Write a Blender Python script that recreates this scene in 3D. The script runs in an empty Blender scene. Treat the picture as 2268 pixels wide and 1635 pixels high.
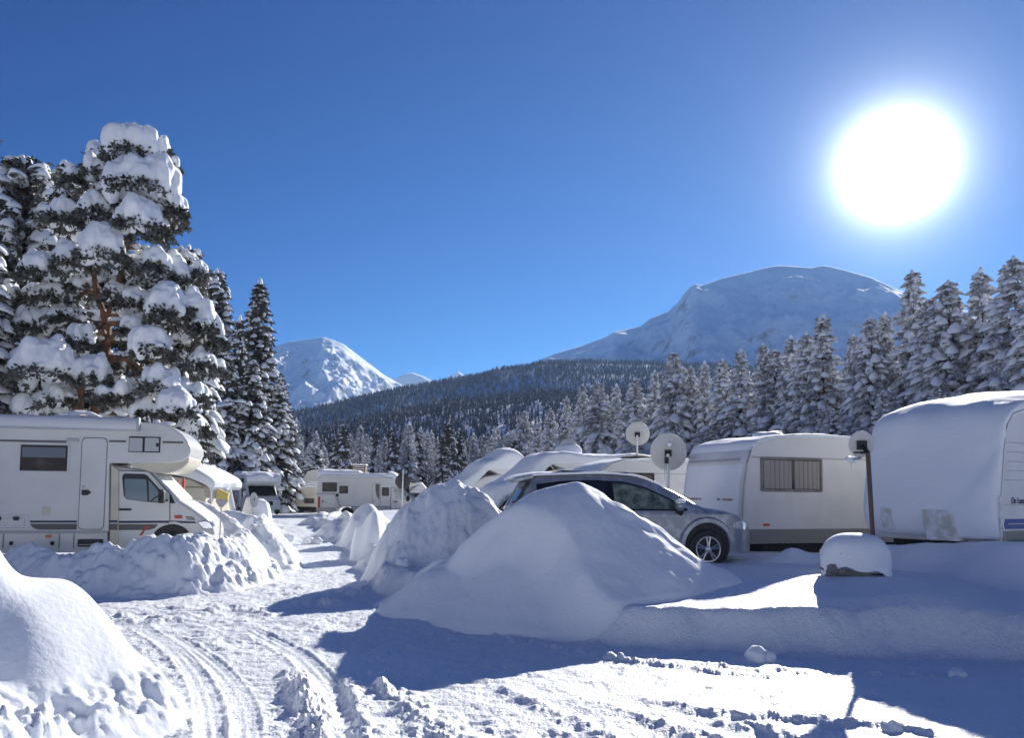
import bpy, bmesh, math, random
import numpy as np
from mathutils import Vector, Matrix
R = math.radians
C = bpy.context.scene.collection
scn = bpy.context.scene
# ------------------------------------------------------------------ camera, sky, sun, exposure
CAMZ, FPX, PITCH, ROLL, PCY = 1.97, 1764.0, R(4.0), R(0.6), 961.5
cam = bpy.data.cameras.new("camera"); camo = bpy.data.objects.new("camera", cam); C.objects.link(camo)
cam.sensor_width = 36.0; cam.lens = FPX / 2268 * 36; cam.shift_y = (PCY - 817.5) / 2268
cam.clip_start = 0.1; cam.clip_end = 40000
CM = Matrix.Rotation(R(90) + PITCH, 4, 'X') @ Matrix.Rotation(ROLL, 4, 'Z')
camo.matrix_world = Matrix.Translation((0, 0, CAMZ)) @ CM
scn.camera = camo
SUN_EL, SUN_AZ = R(22.2), R(26.3)          # azimuth measured to the right of +Y
SUN = Vector((math.sin(SUN_AZ) * math.cos(SUN_EL), math.cos(SUN_AZ) * math.cos(SUN_EL), math.sin(SUN_EL)))
world = bpy.data.worlds.new("World"); scn.world = world; world.use_nodes = True
wn, wl = world.node_tree.nodes, world.node_tree.links
bg = wn["Background"]
sky = wn.new("ShaderNodeTexSky"); sky.sky_type = 'NISHITA'; sky.sun_disc = False
sky.sun_elevation = SUN_EL; sky.sun_rotation = SUN_AZ
sky.altitude = 3000; sky.air_density = 1.0; sky.dust_density = 0.0; sky.ozone_density = 6
# the sun's aureole and disc, as a function of the angle from the sun's direction
tc = wn.new("ShaderNodeTexCoord"); dot = wn.new("ShaderNodeVectorMath"); dot.operation = 'DOT_PRODUCT'
nrm = wn.new("ShaderNodeVectorMath"); nrm.operation = 'NORMALIZE'
wl.new(tc.outputs['Generated'], nrm.inputs[0]); wl.new(nrm.outputs[0], dot.inputs[0])
SUNV = Vector((math.sin(R(26.15)) * math.cos(R(20.75)), math.cos(R(26.15)) * math.cos(R(20.75)), math.sin(R(20.75))))
dot.inputs[1].default_value = SUNV
def wmath(op, a, b=None, clamp=False):
    n = wn.new("ShaderNodeMath"); n.operation = op; n.use_clamp = clamp
    for i, v in enumerate((a, b)):
        if v is None: continue
        if isinstance(v, (int, float)): n.inputs[i].default_value = v
        else: wl.new(v, n.inputs[i])
    return n.outputs[0]
ang = wmath('ARCCOSINE', wmath('MINIMUM', dot.outputs['Value'], 0.999999))
g1 = wmath('MULTIPLY', wmath('EXPONENT', wmath('MULTIPLY', ang, -1 / 0.013)), 30.0)
g2 = wmath('MULTIPLY', wmath('EXPONENT', wmath('MULTIPLY', ang, -1 / 0.036)), 1.1)
g3 = wmath('MULTIPLY', wmath('EXPONENT', wmath('MULTIPLY', ang, -1 / 0.16)), 0.10)
gs = wmath('ADD', wmath('ADD', g1, g2), g3)
gl = wn.new("ShaderNodeVectorMath"); gl.operation = 'SCALE'; gl.inputs[0].default_value = (0.86, 0.93, 1.0)
wl.new(gs, gl.inputs['Scale'])
mp = wn.new("ShaderNodeVectorMath"); mp.operation = 'ADD'; mp.inputs[1].default_value = (0, 0, .1)
wl.new(nrm.outputs[0], mp.inputs[0]); wl.new(mp.outputs[0], sky.inputs['Vector'])
sep = wn.new("ShaderNodeSeparateXYZ"); com = wn.new("ShaderNodeCombineXYZ"); wl.new(sky.outputs[0], sep.inputs[0])
for i, (gam, sc) in enumerate(((1.7, 0.25), (1.6, 0.88), (1.2, 0.60))):      # the deep blue of thin mountain air
    wl.new(wmath('MULTIPLY', wmath('POWER', wmath('MULTIPLY', sep.outputs[i], .1), gam), sc), com.inputs[i])
add = wn.new("ShaderNodeVectorMath"); add.operation = 'ADD'
wl.new(com.outputs[0], add.inputs[0]); wl.new(gl.outputs[0], add.inputs[1])
wl.new(add.outputs[0], bg.inputs['Color']); bg.inputs['Strength'].default_value = 1.0
sunl = bpy.data.lights.new("sun", 'SUN'); sunl.energy = 3.95; sunl.angle = R(0.5); sunl.color = (1.0, 0.955, 0.88)
suno = bpy.data.objects.new("sun", sunl); C.objects.link(suno)
suno.rotation_euler = (-SUN).to_track_quat('-Z', 'Y').to_euler(); suno.location = (20, 40, 30)
vs = scn.view_settings; vs.view_transform = 'Standard'; vs.look = 'None'; vs.exposure = 1.13; vs.gamma = 1
scn.cycles.max_bounces = 8; scn.cycles.diffuse_bounces = 5; scn.cycles.glossy_bounces = 3
scn.cycles.transmission_bounces = 4; scn.cycles.caustics_reflective = False; scn.cycles.caustics_refractive = False
scn.cycles.sample_clamp_indirect = 6

# ------------------------------------------------------------------ placing: a direction measured from the photo meets a known depth or height
def ray(px, py):
    return (CM.to_3x3() @ Vector(((px - 1134) / FPX, -(py - PCY) / FPX, -1.0)))
def at(px, py, Y):
    d = ray(px, py); return Vector((d.x / d.y * Y, Y, CAMZ + d.z / d.y * Y))
def G(px, py, z=0.0):
    d = ray(px, py); k = (z - CAMZ) / d.z; return Vector((d.x * k, d.y * k, z))

# ------------------------------------------------------------------ noise (numpy)
def _h(ix, iy, iz, seed):
    n = (ix.astype(np.int64) * 374761393 + iy.astype(np.int64) * 668265263 + iz.astype(np.int64) * 2147483647 + seed * 1274126177) & 0xffffffff
    n = ((n ^ (n >> 13)) * 1274126177) & 0xffffffff
    n = ((n ^ (n >> 16)) * 2246822519) & 0xffffffff
    return ((n ^ (n >> 15)) & 0xffffff) / float(0xffffff)
def n2(x, y, s=0):
    x = np.asarray(x, float); y = np.asarray(y, float)
    ix = np.floor(x); iy = np.floor(y); fx = x - ix; fy = y - iy
    u = fx * fx * (3 - 2 * fx); v = fy * fy * (3 - 2 * fy); z = np.zeros_like(ix)
    a = _h(ix, iy, z, s); b = _h(ix + 1, iy, z, s); c = _h(ix, iy + 1, z, s); d = _h(ix + 1, iy + 1, z, s)
    return ((a * (1 - u) + b * u) * (1 - v) + (c * (1 - u) + d * u) * v) * 2 - 1
def n3(x, y, z, s=0):
    ix = np.floor(x); iy = np.floor(y); iz = np.floor(z); fx = x - ix; fy = y - iy; fz = z - iz
    u = fx * fx * (3 - 2 * fx); v = fy * fy * (3 - 2 * fy); w = fz * fz * (3 - 2 * fz); r = 0
    for dx in (0, 1):
        for dy in (0, 1):
            for dz in (0, 1):
                r = r + _h(ix + dx, iy + dy, iz + dz, s) * (u if dx else 1 - u) * (v if dy else 1 - v) * (w if dz else 1 - w)
    return r * 2 - 1
def fbm(x, y, sc, o=4, s=0, g=.5):
    r = 0; a = 1
    for k in range(o):
        r = r + a * n2(x / sc + 17.3 * k, y / sc - 9.1 * k, s + k); a *= g; sc *= .5
    return r
def ridged(x, y, sc, o=4, s=0):
    r = 0; a = 1
    for k in range(o):
        r = r + a * (1 - np.abs(n2(x / sc + 7.3 * k, y / sc + 3.1 * k, s + k))); a *= .5; sc *= .5
    return r
def clods(x, y, sc, s=0, dens=1.0):
    x = np.asarray(x, float) / sc; y = np.asarray(y, float) / sc
    x, y = x + .22 * n2(x * 2.1, y * 2.1, s + 90) + .10 * n2(x * 5, y * 5, s + 92), y + .22 * n2(x * 2.1 + 9, y * 2.1, s + 91) + .10 * n2(x * 5 + 4, y * 5, s + 93)
    ix = np.floor(x); iy = np.floor(y); best = np.zeros_like(x); z0 = np.zeros_like(ix)
    for dx in (-1, 0, 1):
        for dy in (-1, 0, 1):
            cx = ix + dx; cy = iy + dy
            px = cx + _h(cx, cy, z0, s); py = cy + _h(cx, cy, z0 + 1, s)
            r = .25 + .55 * _h(cx, cy, z0 + 2, s); k = _h(cx, cy, z0 + 3, s) < dens
            e = .6 + .8 * _h(cx, cy, z0 + 4, s)
            d2 = ((x - px) ** 2 * e + (y - py) ** 2 / e) / r ** 2
            best = np.maximum(best, np.where(k, r * np.sqrt(np.clip(1 - d2, 0, 1)), 0))
    return best
def sst(a, b, x):
    t = np.clip((x - a) / (b - a), 0, 1); return t * t * (3 - 2 * t)
def poly_dist(x, y, pts):
    """distance to a polyline, the parameter (index along it) and the signed side (left +)"""
    best = np.full(np.shape(x), 1e9); par = np.zeros(np.shape(x)); side = np.zeros(np.shape(x)); acc = 0
    for i in range(len(pts) - 1):
        ax, ay = pts[i][:2]; bx, by = pts[i + 1][:2]; L2 = (bx - ax) ** 2 + (by - ay) ** 2 + 1e-12
        t = np.clip(((x - ax) * (bx - ax) + (y - ay) * (by - ay)) / L2, 0, 1)
        qx = x - ax - t * (bx - ax); qy = y - ay - t * (by - ay); d = np.hypot(qx, qy)
        m = d < best; best = np.where(m, d, best); par = np.where(m, i + t, par)
        side = np.where(m, np.sign((bx - ax) * (y - ay) - (by - ay) * (x - ax)), side)
    return best, par, side
def smooth_poly(pts, n=6):
    P = [np.array(p, float) for p in pts]; out = []
    for i in range(len(P) - 1):
        p0 = P[max(i - 1, 0)]; p1 = P[i]; p2 = P[i + 1]; p3 = P[min(i + 2, len(P) - 1)]
        for k in range(n):
            t = k / n
            out.append(.5 * (2 * p1 + (p2 - p0) * t + (2 * p0 - 5 * p1 + 4 * p2 - p3) * t * t + (3 * p1 - p0 - 3 * p2 + p3) * t ** 3))
    out.append(P[-1]); return [tuple(q) for q in out]

# ------------------------------------------------------------------ materials
def mat(name, col, rough=.5, metal=0, spec=.5, noise=None, bump=None, coat=0, trans=0, sheen=0):
    """noise = (scale, colour2, low, high) blends a second real colour in; bump = [(scale, distance, strength), ...]"""
    m = bpy.data.materials.new(name); m.use_nodes = True; nt = m.node_tree; n = nt.nodes; l = nt.links
    b = n['Principled BSDF']; b.inputs['Base Color'].default_value = (*col, 1); b.inputs['Roughness'].default_value = rough
    b.inputs['Metallic'].default_value = metal; b.inputs['Specular IOR Level'].default_value = spec
    b.inputs['Coat Weight'].default_value = coat; b.inputs['Transmission Weight'].default_value = trans
    co = n.new('ShaderNodeTexCoord')
    if noise:
        t = n.new('ShaderNodeTexNoise'); t.inputs['Scale'].default_value = noise[0]; t.inputs['Detail'].default_value = 6
        l.new(co.outputs['Object'], t.inputs['Vector'])
        r = n.new('ShaderNodeMapRange'); r.inputs[1].default_value = noise[2]; r.inputs[2].default_value = noise[3]
        l.new(t.outputs[0], r.inputs[0]); mx = n.new('ShaderNodeMix'); mx.data_type = 'RGBA'
        mx.inputs[6].default_value = (*col, 1); mx.inputs[7].default_value = (*noise[1], 1)
        l.new(r.outputs[0], mx.inputs[0]); l.new(mx.outputs[2], b.inputs['Base Color'])
    prev = None
    for sc, dist, st in (bump or []):
        t = n.new('ShaderNodeTexNoise'); t.inputs['Scale'].default_value = sc; t.inputs['Detail'].default_value = 4
        l.new(co.outputs['Object'], t.inputs['Vector']); bp = n.new('ShaderNodeBump')
        bp.inputs['Distance'].default_value = dist; bp.inputs['Strength'].default_value = st
        l.new(t.outputs[0], bp.inputs['Height'])
        if prev: l.new(prev, bp.inputs['Normal'])
        prev = bp.outputs[0]
    if prev: l.new(prev, b.inputs['Normal'])
    return m
M = {}
M['snow'] = mat('snow_powder', (.885, .915, .945), .65, spec=.25, bump=[(60, .012, .5), (14, .03, .35)])
M['snow_road'] = mat('snow_packed', (.87, .90, .93), .5, spec=.4, noise=(.8, (.85, .875, .91), .45, .7), bump=[(45, .02, .8), (9, .05, .5)])
M['snow_soft'] = mat('snow_settled', (.89, .92, .95), .7, spec=.2, bump=[(18, .02, .3)])
M['snow_mtn'] = mat('snow_mountain', (.88, .90, .93), .8, spec=.1)
M['white'] = mat('white_coachwork', (.70, .70, .665), .28, spec=.5, coat=.3, noise=(1.3, (.62, .62, .59), .45, .75))
M['white2'] = mat('white_hammered_sheet', (.74, .74, .73), .42, bump=[(90, .004, .4)], noise=(2, (.66, .66, .65), .45, .75))
M['cream'] = mat('cream_panel', (.66, .61, .49), .45, noise=(2, (.56, .52, .42), .45, .75))
M['grey_band'] = mat('grey_panel', (.26, .255, .235), .5)
M['greylight'] = mat('light_grey_plastic', (.45, .46, .46), .5)
M['dkgrey'] = mat('dark_grey_decal', (.13, .125, .12), .5)
M['black'] = mat('black_rubber', (.018, .018, .02), .6, noise=(20, (.05, .05, .05), .5, .7))
M['blackgloss'] = mat('black_trim', (.012, .013, .018), .3)
M['navy'] = mat('navy_stripe', (.015, .022, .09), .4)
M['blue'] = mat('blue_stripe', (.03, .06, .30), .4)
M['red'] = mat('red_lens', (.55, .03, .03), .25)
M['redpaint'] = mat('red_paint', (.55, .07, .05), .5)
M['orange'] = mat('amber_lens', (.75, .16, .03), .3)
M['yellow'] = mat('yellow_bristle', (.82, .62, .20), .8, bump=[(150, .01, .8)])
M['alu'] = mat('aluminium', (.62, .63, .65), .35, metal=.9)
M['awning'] = mat('awning_casing', (.60, .62, .66), .35, metal=.25)
M['chrome'] = mat('headlamp_lens', (.8, .8, .82), .08, metal=.8)
M['glass'] = mat('dark_window_glass', (.02, .025, .03), .12, spec=.5, coat=.15)
M['glass_blue'] = mat('clear_cab_glass', (.10, .17, .21), .05, spec=.9, coat=.6)
M['acryl'] = mat('smoked_acrylic_window', (.035, .03, .028), .22, spec=.35, coat=.1, noise=(3, (.10, .085, .07), .5, .7))
M['curtain'] = mat('pleated_curtain', (.36, .33, .30), .8)
M['blind'] = mat('striped_blind', (.52, .53, .53), .6)
M['silver'] = mat('silver_car_paint', (.33, .35, .39), .35, metal=.5, coat=.4, noise=(5, (.58, .61, .65), .48, .72))
M['seal'] = mat('dark_seal', (.08, .08, .08), .6)
M['dish'] = mat('dish_grey_white', (.60, .60, .58), .5)
M['dish_dark'] = mat('dish_anthracite', (.035, .035, .04), .5)
M['rust'] = mat('brown_steel_pole', (.10, .06, .05), .6)
M['bark'] = mat('pine_bark', (.13, .08, .055), .9, bump=[(12, .05, 1)])
M['bark_red'] = mat('red_pine_bark', (.26, .125, .07), .85, noise=(5, (.12, .08, .06), .4, .6), bump=[(10, .05, 1)])
M['rock'] = mat('rock', (.16, .15, .15), .9)
M['canvas'] = mat('grey_canvas', (.20, .195, .18), .8, noise=(9, (.30, .29, .27), .45, .65))
M['box'] = mat('beige_box', (.58, .57, .51), .6, noise=(5, (.82, .84, .86), .42, .62))
M['brick'] = mat('brown_slats', (.14, .09, .07), .8)
M['icy'] = mat('clear_ice', (.75, .9, .95), .08, trans=.6, spec=.6)
M['redrail'] = mat('faded_red_rail', (.36, .20, .17), .6, noise=(9, (.8, .8, .82), .5, .62))
M['glass_green'] = mat('greenish_car_glass', (.07, .09, .08), .15, spec=.5, coat=.2, noise=(7, (.22, .27, .24), .4, .7))
M['blackblue'] = mat('blue_black_paint', (.012, .016, .035), .2, coat=.7)
M['blind_dark'] = mat('grey_blue_blind', (.16, .19, .22), .5)
M['frost_glass'] = mat('frosted_glass', (.50, .57, .62), .45, noise=(6, (.82, .85, .88), .45, .6))
def foliage(name, dark, dark2, frost, lo=.35, hi=.75, s2=5.0):
    m = bpy.data.materials.new(name); m.use_nodes = True; nt = m.node_tree; n = nt.nodes; l = nt.links
    b = n['Principled BSDF']; b.inputs['Roughness'].default_value = .75; b.inputs['Specular IOR Level'].default_value = .25
    co = n.new('ShaderNodeTexCoord'); t = n.new('ShaderNodeTexNoise'); t.inputs['Scale'].default_value = 1.7; t.inputs['Detail'].default_value = 5
    l.new(co.outputs['Object'], t.inputs['Vector'])
    r = n.new('ShaderNodeMapRange'); r.inputs[1].default_value = .35; r.inputs[2].default_value = .65; l.new(t.outputs[0], r.inputs[0])
    mx = n.new('ShaderNodeMix'); mx.data_type = 'RGBA'; mx.inputs[6].default_value = (*dark, 1); mx.inputs[7].default_value = (*dark2, 1)
    l.new(r.outputs[0], mx.inputs[0])
    t2 = n.new('ShaderNodeTexNoise'); t2.inputs['Scale'].default_value = s2; t2.inputs['Detail'].default_value = 6; l.new(co.outputs['Object'], t2.inputs['Vector'])
    r2 = n.new('ShaderNodeMapRange'); r2.inputs[1].default_value = lo; r2.inputs[2].default_value = hi; l.new(t2.outputs[0], r2.inputs[0])
    fr = n.new('ShaderNodeMath'); fr.operation = 'MULTIPLY'; l.new(r2.outputs[0], fr.inputs[0]); fr.inputs[1].default_value = frost
    mx2 = n.new('ShaderNodeMix'); mx2.data_type = 'RGBA'; l.new(fr.outputs[0], mx2.inputs[0]); l.new(mx.outputs[2], mx2.inputs[6])
    mx2.inputs[7].default_value = (.74, .76, .80, 1); l.new(mx2.outputs[2], b.inputs['Base Color'])
    return m
M['fol'] = foliage('pine_needles', (.030, .038, .022), (.060, .055, .030), .42)
M['fol_frost_veil'] = foliage('frosted_veiled_needles', (.075, .082, .075), (.18, .145, .125), 1.0, .25, .60, 3.0)  # frost on the needles, colours paled further to imitate the sun's glare veil
M['fol_hill'] = foliage('hill_forest', (.032, .042, .052), (.060, .062, .066), .55, .42, .70, 1.1)

# ------------------------------------------------------------------ objects
def tag(o, label=None, cat=None, group=None, kind=None):
    if label: o['label'] = label
    if cat: o['category'] = cat
    if group: o['group'] = group
    if kind: o['kind'] = kind
    return o
def thing(name, label, cat, loc=(0, 0, 0), rotz=0, group=None, rot=None):
    o = bpy.data.objects.new(name, None); C.objects.link(o); o.location = loc
    o.rotation_euler = rot if rot else (0, 0, rotz); o.empty_display_size = .2
    return tag(o, label, cat, group)
def from_np(name, V, F, m, parent=None, smooth=True):
    me = bpy.data.meshes.new(name); V = np.asarray(V, np.float32); F = np.asarray(F, np.int32)
    k = F.shape[1]; me.vertices.add(len(V)); me.vertices.foreach_set('co', V.ravel())
    me.loops.add(F.size); me.loops.foreach_set('vertex_index', F.ravel())
    me.polygons.add(len(F)); me.polygons.foreach_set('loop_start', np.arange(0, F.size, k, dtype=np.int32))
    me.polygons.foreach_set('use_smooth', np.full(len(F), smooth)); me.update(calc_edges=True); me.validate()
    me.materials.append(m if not isinstance(m, str) else M[m])
    o = bpy.data.objects.new(name, me); C.objects.link(o)
    if parent: o.parent = parent
    return o
class MB:
    def __init__(s): s.v = []; s.f = []
    def add(s, V, F):
        b = len(s.v); s.v += [tuple(p) for p in V]; s.f += [tuple(i + b for i in f) for f in F]; return s
    def prism(s, pts, y0, y1):                     # outline in x-z, pushed along y
        n = len(pts); V = [(p[0], y0, p[1]) for p in pts] + [(p[0], y1, p[1]) for p in pts]
        area = sum(pts[i][0] * pts[(i + 1) % n][1] - pts[(i + 1) % n][0] * pts[i][1] for i in range(n))
        F = [tuple(range(n)), tuple(range(2 * n - 1, n - 1, -1))] + [(i, i + n, (i + 1) % n + n, (i + 1) % n) for i in range(n)]
        if (area > 0) == (y1 < y0): F = [f[::-1] for f in F]
        return s.add(V, F)
    def box(s, x0, y0, z0, x1, y1, z1): return s.prism([(x0, z0), (x1, z0), (x1, z1), (x0, z1)], y0, y1)
    def tube(s, pts, rad, n=8, cap=True):
        pts = [Vector(p) for p in pts]; rad = rad if hasattr(rad, '__len__') else [rad] * len(pts); V = []; F = []
        for i, p in enumerate(pts):
            t = (pts[min(i + 1, len(pts) - 1)] - pts[max(i - 1, 0)]).normalized()
            a = t.cross(Vector((0, 0, 1)) if abs(t.z) < .95 else Vector((1, 0, 0))).normalized(); b = t.cross(a)
            for k in range(n):
                w = 2 * math.pi * k / n; V.append(p + (a * math.cos(w) + b * math.sin(w)) * rad[i])
        for i in range(len(pts) - 1):
            for k in range(n): F.append((i * n + k, i * n + (k + 1) % n, (i + 1) * n + (k + 1) % n, (i + 1) * n + k))
        if cap: F += [tuple(range(n - 1, -1, -1)), tuple(range(len(V) - n, len(V)))]
        return s.add(V, F)
    def lathe(s, prof, c, axis, n=24):             # prof = [(radius, along)], round axis through c
        c = Vector(c); ax = Vector(axis).normalized(); a = ax.cross(Vector((0, 0, 1)) if abs(ax.z) < .9 else Vector((1, 0, 0))).normalized(); b = ax.cross(a)
        V = []; F = []
        for r, h in prof:
            for k in range(n):
                w = 2 * math.pi * k / n; V.append(c + ax * h + (a * math.cos(w) + b * math.sin(w)) * r)
        for i in range(len(prof) - 1):
            for k in range(n): F.append((i * n + k, i * n + (k + 1) % n, (i + 1) * n + (k + 1) % n, (i + 1) * n + k))
        F += [tuple(range(n - 1, -1, -1)), tuple(range(len(V) - n, len(V)))]
        return s.add(V, F)
    def ell(s, c, r, seg=14, ring=9, nz=.0, seed=0):
        V = []; F = []
        for i in range(ring + 1):
            th = math.pi * i / ring
            for k in range(seg):
                w = 2 * math.pi * k / seg; V.append((math.sin(th) * math.cos(w), math.sin(th) * math.sin(w), math.cos(th)))
        V = np.array(V); q = 1 + nz * n3(V[:, 0] * 2.2 + seed, V[:, 1] * 2.2, V[:, 2] * 2.2, 5)
        V = V * q[:, None] * np.array(r) + np.array(c)
        for i in range(ring):
            for k in range(seg): F.append((i * seg + k, (i + 1) * seg + k, (i + 1) * seg + (k + 1) % seg, i * seg + (k + 1) % seg))
        return s.add(V.tolist(), F)
    def build(s, name, m, parent=None, smooth=None, bevel=0, seg=2):
        me = bpy.data.meshes.new(name); me.from_pydata(s.v, [], s.f); me.update(); me.materials.append(M[m] if isinstance(m, str) else m)
        bm = bmesh.new(); bm.from_mesh(me); bmesh.ops.recalc_face_normals(bm, faces=bm.faces); bm.to_mesh(me); bm.free()
        if smooth is None: smooth = True
        if smooth:
            me.polygons.foreach_set('use_smooth', [True] * len(me.polygons))
            me.set_sharp_from_angle(angle=R(38))
        o = bpy.data.objects.new(name, me); C.objects.link(o)
        if parent: o.parent = parent
        if bevel:
            b = o.modifiers.new('edge', 'BEVEL'); b.width = bevel; b.segments = seg; b.limit_method = 'ANGLE'; b.angle_limit = R(40)
        return o
def rr(x0, z0, x1, z1, r, n=5):
    out = []
    for cx, cz, a0 in ((x1 - r, z1 - r, 0), (x0 + r, z1 - r, 90), (x0 + r, z0 + r, 180), (x1 - r, z0 + r, 270)):
        for k in range(n + 1):
            a = R(a0 + 90 * k / n); out.append((cx + r * math.cos(a), cz + r * math.sin(a)))
    return out
def ring(mb, x0, z0, x1, z1, r, w, y0, y1):        # a rectangular rounded frame, open in the middle
    A = rr(x0, z0, x1, z1, r); B = rr(x0 + w, z0 + w, x1 - w, z1 - w, max(r - w, .004)); n = len(A)
    V = [(p[0], y, p[1]) for y in (y0, y1) for q in (A, B) for p in q]; F = []
    for i in range(n):
        j = (i + 1) % n
        F += [(i, j, n + j, n + i), (2 * n + i, 3 * n + i, 3 * n + j, 2 * n + j), (i, 2 * n + i, 2 * n + j, j), (n + i, n + j, 3 * n + j, 3 * n + i)]
    return mb.add(V, F)
def lettering(name, text, size, parent, loc, rot, m, extrude=.002, sx=1.0):
    cu = bpy.data.curves.new(name, 'FONT'); cu.body = text; cu.size = size; cu.extrude = extrude
    t = bpy.data.objects.new(name, cu); C.objects.link(t); bpy.context.view_layer.update()
    me = bpy.data.meshes.new_from_object(t.evaluated_get(bpy.context.evaluated_depsgraph_get())); me.name = name
    bpy.data.objects.remove(t); o = bpy.data.objects.new(name, me); C.objects.link(o); me.materials.clear(); me.materials.append(M[m])
    o.parent = parent; o.location = loc; o.rotation_euler = rot; o.scale = (sx, 1, 1); return o
# ================================================================== THE GROUND: one snow sheet to the horizon
def GP(lst, z=0.0): return [tuple(G(a, b, z)[:2]) for a, b in lst]
TOE = GP([(700, 1168), (780, 1215), (800, 1250), (830, 1300), (902, 1344), (1020, 1362), (1180, 1386), (1353, 1434), (1735, 1455), (2268, 1462), (2700, 1466)])
TOE = [(-9.5, 120.0), (-8.2, 60.0)] + TOE + [(40.0, 9.5)]
LEFT_TOE = [(-60.0, 15.0), (-20.0, 16.3)] + GP([(0, 1287), (150, 1286), (300, 1277), (450, 1268), (560, 1254), (630, 1226), (640, 1190), (615, 1160)]) + [(-20.0, 62.0), (-34.0, 120.0)]
RUTS = [  # centre lines of the tyre tracks
    ([(360, 1400), (430, 1440), (500, 1500), (540, 1570), (545, 1660)], .16),
    ([(300, 1385), (375, 1430), (430, 1490), (460, 1560), (470, 1660)], .16),
    ([(540, 1390), (640, 1440), (700, 1490), (740, 1550), (757, 1660)], .19),
]
RIDGES = [  # thrown-up lines of snow: points, half width, height, lumpiness
    ([(250, 1368), (330, 1376), (420, 1368), (500, 1350), (560, 1352), (610, 1372)], .22, .10, .8),
    ([(640, 1480), (665, 1530), (690, 1580), (712, 1680)], .13, .13, 1.0),
    ([(765, 1500), (790, 1560), (805, 1640), (812, 1700)], .09, .07, .6),
    ([(830, 1510), (900, 1560), (985, 1640), (1050, 1700)], .16, .12, .9),
    ([(1095, 1518), (1190, 1560), (1300, 1610), (1420, 1680)], .10, .09, .55),
    ([(1255, 1540), (1380, 1580), (1480, 1612), (1640, 1660)], .10, .09, .5),
    ([(1400, 1545), (1560, 1580), (1750, 1595), (1960, 1615), (2200, 1650)], .09, .08, .5),
    ([(1560, 1600), (1700, 1625), (1860, 1650)], .09, .08, .5),
    ([(690, 1345), (760, 1325), (830, 1300), (900, 1262), (930, 1245)], .45, .13, 1.2),
    ([(1020, 1395), (1200, 1428), (1400, 1465), (1750, 1490), (2200, 1505)], .10, .045, 1.4),
    ([(1180, 1310 + 120), (1330, 1455), (1500, 1480), (1800, 1510)], .05, .03, 1.4),
]
def plateau(x, y):
    d, par, side = poly_dist(x, y, TOE)
    dd = d * side * -1.0                                    # positive on the camping side (right of the toe walking towards us)
    dd = np.where(side > 0, d, -d)
    return dd
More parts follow.
